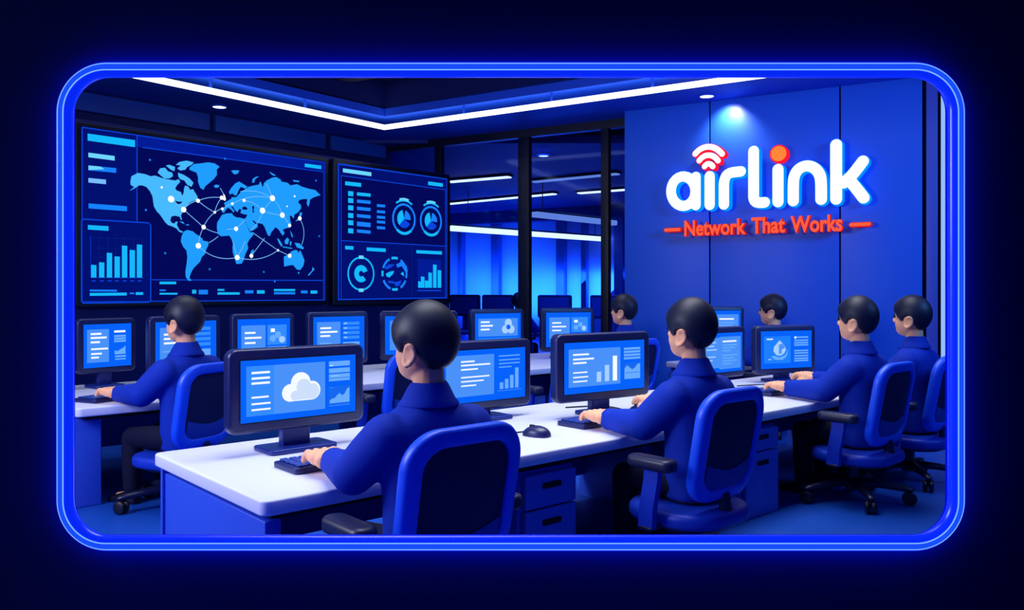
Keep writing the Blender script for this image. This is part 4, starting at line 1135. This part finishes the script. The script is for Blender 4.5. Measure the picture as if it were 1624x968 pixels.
    def shell(rx, ry, rz, edge, extra):
        rg = []
        for j in range(1, NT + 1):
            row = []
            for i in range(NA_):
                az = 360.0*i/NA_; tm = tmax(az); t_ = j/NT; th_ = R(tm*t_)
                k = 1.0 - edge*max(0, (t_ - 0.80)/0.20)**2.2
                front = max(0.0, math.cos(R(az)))**2
                fx = 1 + extra*front*math.exp(-((t_ - 0.80)/0.22)**2)
                x = math.sin(R(az)); y = math.cos(R(az))
                row.append((HEADC[0] + rx*k*fx*math.sin(th_)*x, HEADC[1] - 0.003 + ry*k*fx*math.sin(th_)*y, HEADC[2] + rz*k*math.cos(th_) * (1 if th_ < PI/2 else 1.0)))
            rg.append(row)
        return rg
    outer_ = shell(0.0945, 0.106, 0.111, 0.085, 0.075); inner_ = shell(0.077, 0.089, 0.095, 0.0, 0.0)
    q = MB(); rings = outer_ + inner_[::-1]
    q.rings(rings, cap=False)
    top_o = (0, -0.003, HEADC[2] + 0.111); top_i = (0, -0.003, HEADC[2] + 0.095)
    q.raw([top_o] + outer_[0], [(0, 1 + i, 1 + (i+1) % NA_) for i in range(NA_)]); q.raw([top_i] + inner_[0], [(0, 1 + (i+1) % NA_, 1 + i) for i in range(NA_)])
    bmesh.ops.remove_doubles(q.bm, verts=q.bm.verts[:], dist=1e-6)
    q.build('hair', M['hair'], body, sharp=75)
    # ---- shirt
    q = MB()
    tors = [(0.292, -0.028, .142, .098), (0.36, -0.028, .148, .101), (0.50, -0.028, .148, .099), (0.60, -0.027, .160, .100), (0.66, -0.025, .176, .097), (0.700, -0.023, .178, .092), (0.728, -0.021, .160, .086), (0.748, -0.019, .128, .078), (0.764, -0.016, .096, .069), (0.778, -0.014, .072, .062), (0.795, -0.014, .055, .055)]
    q.rings([[(rx*math.copysign(abs(math.cos(2*PI*k/28))**0.85, math.cos(2*PI*k/28)), cy + ry*math.copysign(abs(math.sin(2*PI*k/28))**0.85, math.sin(2*PI*k/28)), z) for k in range(28)] for z, cy, rx, ry in tors])
    for i in (0, 1):
        S_, E_, W_ = Vector(shoulders[i]), Vector(elbow[i]), Vector(wrist[i])
        q.chain([tuple(S_), tuple(S_.lerp(E_, .5)), tuple(E_), tuple(E_.lerp(W_, .35))], [0.073, 0.069, 0.062, 0.056], 18)
        q.cone(tuple(E_.lerp(W_, .35)), tuple(W_ + (W_-E_).normalized()*0.002), 0.056, 0.0440, 20)
    sh = q.remeshed('shirt', 0.0055, 16, M['shirt'], body)
    # collar: stand and fall
    q = MB(); rg = []; nk = 40
    for (r_, ry_, z, back) in ((0.0485, 0.0485, 0.790, 0.0), (0.049, 0.049, 0.822, 0.004), (0.0525, 0.0525, 0.829, 0.005), (0.058, 0.058, 0.824, 0.004), (0.080, 0.076, 0.788, -0.002), (0.091, 0.088, 0.775, -0.003), (0.090, 0.087, 0.770, -0.003), (0.080, 0.077, 0.774, -0.002), (0.064, 0.062, 0.785, -0.001)):
        row = []
        for k in range(nk):
            a = 2*PI*k/nk; front = max(0, math.sin(a))
            row.append((r_*math.cos(a), -0.013 + ry_*math.sin(a), z - 0.018*front**2 + back*(1-front)))
        rg.append(row)
    q.rings(rg, cap=False, closed=True); q.build('collar', M['shirt'], sh, sharp=75)
    for i in (0, 1):                                # cuff rims
        E_, W_ = Vector(elbow[i]), Vector(wrist[i]); d = (W_-E_).normalized()
        q = MB(); q.tube([tuple(W_ - d*0.010), tuple(W_ + d*0.004), tuple(W_ + d*0.007)], [0.0445, 0.0450, 0.0410], 20); q.build('cuff', M['shirt'], sh, sharp=60)
    # ---- trousers
    q = MB()
    q.ball((0, -0.030, 0.357), (0.145, 0.098, 0.072), nu=24, nv=14)
    for s_ in (-1, 1):
        q.chain([(s_*0.080, -0.02, 0.346), (s_*0.086, 0.13, 0.343), (s_*0.092, 0.262, 0.336), (s_*0.099, 0.258, 0.21), (s_*0.104, 0.252, 0.085)], [0.064, 0.061, 0.054, 0.050, 0.044], 18)
    q.remeshed('trousers', 0.006, 4, M['trouser'], body)
    for s_ in (-1, 1):
        q = MB(); rg = []
        for y, w_, h_ in ((0.205, 0.018, 0.030), (0.215, 0.032, 0.062), (0.26, 0.037, 0.072), (0.30, 0.040, 0.056), (0.35, 0.043, 0.040), (0.39, 0.034, 0.030), (0.405, 0.014, 0.018)):
            rg.append([(s_*0.106 + w_*math.cos(2*PI*k/16), y, max(0.001, 0.001 + h_*(0.42 + 0.58*math.sin(2*PI*k/16)) if math.sin(2*PI*k/16) > -0.7 else 0.001)) for k in range(16)])
        q.rings(rg); q.build('shoe', M['shoe'], body, sharp=70)
    if turn:                                        # the head looks a little to one side
        for ob in [body] + [c for c in body.children if c.name.split('.')[0] in ('eye', 'eyebrow', 'mouth', 'hair')]:
            for v in ob.data.vertices:
                k = min(1.0, max(0.0, (v.co.z - 0.80) / 0.07))
                if ob is body and (abs(v.co.x) > 0.2 or v.co.y > 0.2): k = 0.0
                if k > 0:
                    a = turn * (k*k*(3-2*k) if ob is body else 1.0); x, y = v.co.x, v.co.y + 0.008
                    v.co.x = x*math.cos(a) - y*math.sin(a); v.co.y = x*math.sin(a) + y*math.cos(a) - 0.008
    return body
pa = person_mesh(False, R(13)); pb = person_mesh(True)
tag(pa, '', 'person', 'seated people in navy shirts'); tag(pb, '', 'person', 'seated people in navy shirts')
first = {id(pa): True, id(pb): True}
def person(proto, label, loc, rz):
    if first[id(proto)]:
        first[id(proto)] = False; proto.location = loc; proto.rotation_euler = (0, 0, rz); proto['label'] = label; return proto
    return dup(proto, loc, rz, label)
CB = -0.0          # chair origin behind the head axis
def worker(proto, plabel, clabel, loc, rz, du=-0.05, dv=0.0):
    person(proto, plabel, loc, rz)
    f = Vector((-math.sin(rz), math.cos(rz), 0))
    chair(clabel, loc + f*dv + Vector((f.y, -f.x, 0))*du, rz)
worker(pa, 'nearest person, large head before the middle monitors, typing at the cloud monitor', 'blue-framed office chair of the nearest person, cut by the lower window edge', row1(0.41, -0.20), TH, -0.03)
worker(pb, 'middle person in navy shirt facing the bars monitor, hand on keyboard', 'blue-framed office chair of the middle person, armrest and seat in view', row1(1.69, -0.20), TH)
worker(pb, 'person facing the water drop monitor, face in profile, two hands on the desk', 'blue office chair with its whole star base and casters in view', row1(3.24, -0.125), TH, -0.055)
worker(pb, 'person farthest along the near desk, beside the neon tube edge', 'blue office chair partly cut off by the glowing window edge', row1(3.90, -0.13), TH)
worker(pb, 'person at far left below the map display, facing the small squarish monitor', 'blue office chair of the person at far left, behind the cloud monitor', row2(0.459, -0.19), TH + R(24), -0.04)
for ch in [c for c in bpy.data.objects['office_chair.004'].children if c.name.startswith('armrest')]:      # this chair has no armrests
    for g in list(ch.children): bpy.data.objects.remove(g)
    bpy.data.objects.remove(ch)
p990 = at(990, 460, 6.3); p990.z = 0
worker(pa, 'person before the glass wall edge, only head and neck above the bars monitor', 'blue office chair of the person before the glass wall edge', p990, TH)
p1225 = at(1226, 460, 6.3); p1225.z = 0
worker(pa, 'person against the blue sign wall, head above the water drop monitor', 'blue office chair of the person against the blue sign wall', p1225, TH)
chair('empty blue office chair at the rear desk, beside the cheek of the nearest person', row2(1.72, -0.22), TH)
chair('empty blue office chair at the rear desk, left of the bars monitor', row2(2.72, -0.55), TH + 0.1)
# short desk of the person against the sign wall
Lo = p1225 + U*(-0.28) + V*0.20; Lo.z = 0
desk('short_desk', 'short pale desk near the blue sign wall, mostly hidden behind the middle person', Lo, 1.0, 0.62, [(0.03, 0.05), (0.97, 0.05)])
keyboard('dark keyboard of the person against the sign wall', p1225 + V*0.50 + Vector((0, 0, DT)), TH)
keyboard('dark keyboard of the person before the glass wall edge', p990 + V*0.50 + Vector((0, 0, DT)), TH)
monitor('monitor peeking out above the one behind the middle person', 'columns', 1100, 1180, 7.0, 0.46, 486.5, 560)

# row behind the glass: counter, dark monitors, one seated person seen as a silhouette
cq = fr(CORNER, RR)
def far(px, Y): p = at(px, 460, Y); p.z = 0; return p
pf = far(823, 10.9)
fd = Vector((-DR.y, DR.x, 0))
base_c = pf + fd*0.20
desk_o = thing('corridor_desk', 'dim long desk in the room behind the glass', 'desk', base_c - DR*1.9, RR)
q = MB(); q.slab(4.6, 0.8, 0.045, 0.03, 0.007, (2.3, 0.4, DT - 0.045)); q.build('worktop', M['deskbody'], desk_o)
for x in (0.05, 2.3, 4.55):
    q = MB(); q.box((x, 0.4, (DT - 0.05)/2), (0.05, 0.7, DT - 0.05), 0.004); q.build('end_panel', M['deskbody'], desk_o)
person(pa, 'dim person seen through the glass, round dark head between two monitors', pf, RR)
chair('dim office chair of the person behind the glass', pf - DR*0.05, RR)
for px, lb in ((738, 'dim dark monitor behind the glass nearest the wall display edge'), (790, 'dim dark monitor behind the glass before the widest mullion'), (880, 'dim dark monitor behind the glass in the middle pane'), (965, 'dim dark monitor behind the glass next to the sign wall')):
    # on the counter line
    s_, _ = plane_hit(px, 460, base_c + fd*0.5, DR); p = base_c + fd*0.5 + DR*s_; p.z = DT
    t = thing('dark_monitor', lb, 'monitor', p, RR, 'dark monitors behind the glass')
    q = MB(); q.slab(0.24, 0.16, 0.018, 0.02, 0.006, (0, 0, 0.0005)); q.build('base', M['stand'], t)
    q = MB(); q.box((0, 0.012, 0.18), (0.10, 0.04, 0.34), 0.006); q.build('stem', M['stand'], t)
    q = MB(); q.slab(0.52, 0.32, 0.05, 0.03, 0.01, (0, 0.36, -0.018), UP); q.build('housing', M['housing'], t)
    q = MB(); q.slab(0.45, 0.25, 0.003, 0.01, 0, (0, 0.36, 0.031), UP); q.build('screen', M['key'], t)

# ------------------------------------------------------------------ lamps
def area(name, loc, size, energy, col, target=None, rot=None, size_y=None, spread=180):
    L = bpy.data.lights.new(name, 'AREA'); L.shape = 'RECTANGLE'; L.size = size; L.size_y = size_y or size
    L.energy = energy; L.color = col; L.spread = R(spread)
    o = bpy.data.objects.new(name, L); C.objects.link(o); o.location = loc
    if target is not None: o.rotation_euler = (Vector(target) - Vector(loc)).to_track_quat('-Z', 'Y').to_euler()
    elif rot is not None: o.rotation_euler = rot
    return o
WHITE = (0.86, 0.90, 1.0); BLUEL = (0.06, 0.26, 1.0); BLUE2 = (0.10, 0.34, 1.0); FILL = (0.78, 0.80, 1.0)
LZ = CZ - 0.05
m1p = row1(1.9, 0.3); m2p = row2(1.9, 0.2)
area('ceiling_panel_light', (m1p.x, m1p.y, LZ), 4.2, 46, WHITE, target=(m1p.x, m1p.y, 0), rot=None, size_y=1.0, spread=95).rotation_euler = (0, 0, TH)
area('ceiling_panel_light', (m2p.x, m2p.y, LZ), 4.0, 20, WHITE, target=(m2p.x, m2p.y, 0), size_y=0.9, spread=95).rotation_euler = (0, 0, TH)
# blue wash from the front of the room
area('blue_wash_light', (0.3, FY + 0.3, CZ - 0.15), 5.0, 14, BLUEL, target=(0.8, 5.0, 0.4), size_y=0.7)
area('blue_wash_light', (4.2, 3.2, CZ - 0.2), 1.4, 36, BLUE2, target=(1.5, 8.0, 0.9), size_y=0.8, spread=90)
area('side_fill_light', (-3.2, 1.95, 2.0), 1.4, 115, FILL, target=(0.6, 3.6, 0.6), size_y=1.2)
# sign downlight
def spot(name, loc, target, energy, col, size, blend=0.6, rad=0.03):
    L = bpy.data.lights.new(name, 'SPOT'); L.energy = energy; L.color = col; L.spot_size = R(size); L.spot_blend = blend; L.shadow_soft_size = rad
    o = bpy.data.objects.new(name, L); C.objects.link(o); o.location = loc
    o.rotation_euler = (Vector(target) - Vector(loc)).to_track_quat('-Z', 'Y').to_euler(); return o
sx_, _ = plane_hit(1158, 200, SW, DR); pw = SW + DR*sx_ - Vector((-DR.y, DR.x, 0))*0.16
spot('sign_spot', (pw.x, pw.y, CZ - 0.02), (pw.x - DR.y*0.30, pw.y + DR.x*0.30, CZ - 0.65), 30, (1.0, 0.82, 0.95), 105, 1.0)
spot('downlight_beam', (dl1.x, dl1.y, CZ - 0.03), (dl1.x, dl1.y, 0), 6, WHITE, 80, 0.8)
# room behind the glass
area('corridor_wash', (1.2, 15.5*K, 1.0), 6.0, 230, (0.10, 0.42, 1.0), target=(1.8, 17.0*K, 1.4), size_y=1.0)
area('corridor_panel', (1.0, 13.0*K, LZ - 0.1), 5.0, 50, (0.10, 0.30, 1.0), target=(1.0, 13.0*K, 0), size_y=2.0)
area('corridor_desk_fill', (1.2, 10.1, LZ - 0.1), 3.0, 46, (0.12, 0.36, 1.0), target=(1.5, 11.3, 0.6), size_y=0.5, spread=110)  # added fill with no fixture, lifts the dark monitor fronts behind the glass

# world: black
w = bpy.data.worlds.new('world'); bpy.context.scene.world = w; w.use_nodes = True
w.node_tree.nodes['Background'].inputs['Color'].default_value = (0.0, 0.0, 0.0, 1)

# camera
cam = bpy.data.cameras.new('camera'); co = bpy.data.objects.new('camera', cam); C.objects.link(co)
cam.sensor_width = 36.0; cam.lens = 36.0 * F / 1624.0
cam.shift_y = -(484.0 - HY) / 1624.0
co.location = (0, 0, HC); co.rotation_euler = (PI/2, 0, 0); cam.clip_start = 0.05; cam.clip_end = 200
bpy.context.scene.camera = co

# model units -> metres
for o in list(bpy.context.scene.objects):
    if o.parent is None:
        o.location = o.location * SCALE
        if o.type == 'LIGHT':
            if o.data.type == 'AREA': o.data.size *= SCALE; o.data.size_y *= SCALE
            else: o.data.shadow_soft_size *= SCALE
            o.data.energy *= SCALE * SCALE
        elif o.type != 'CAMERA':
            o.scale = o.scale * SCALE

sc = bpy.context.scene
sc.view_settings.view_transform = 'Standard'; sc.view_settings.look = 'None'
sc.view_settings.exposure = 0.0; sc.view_settings.gamma = 1.0; sc.view_settings.use_curve_mapping = False
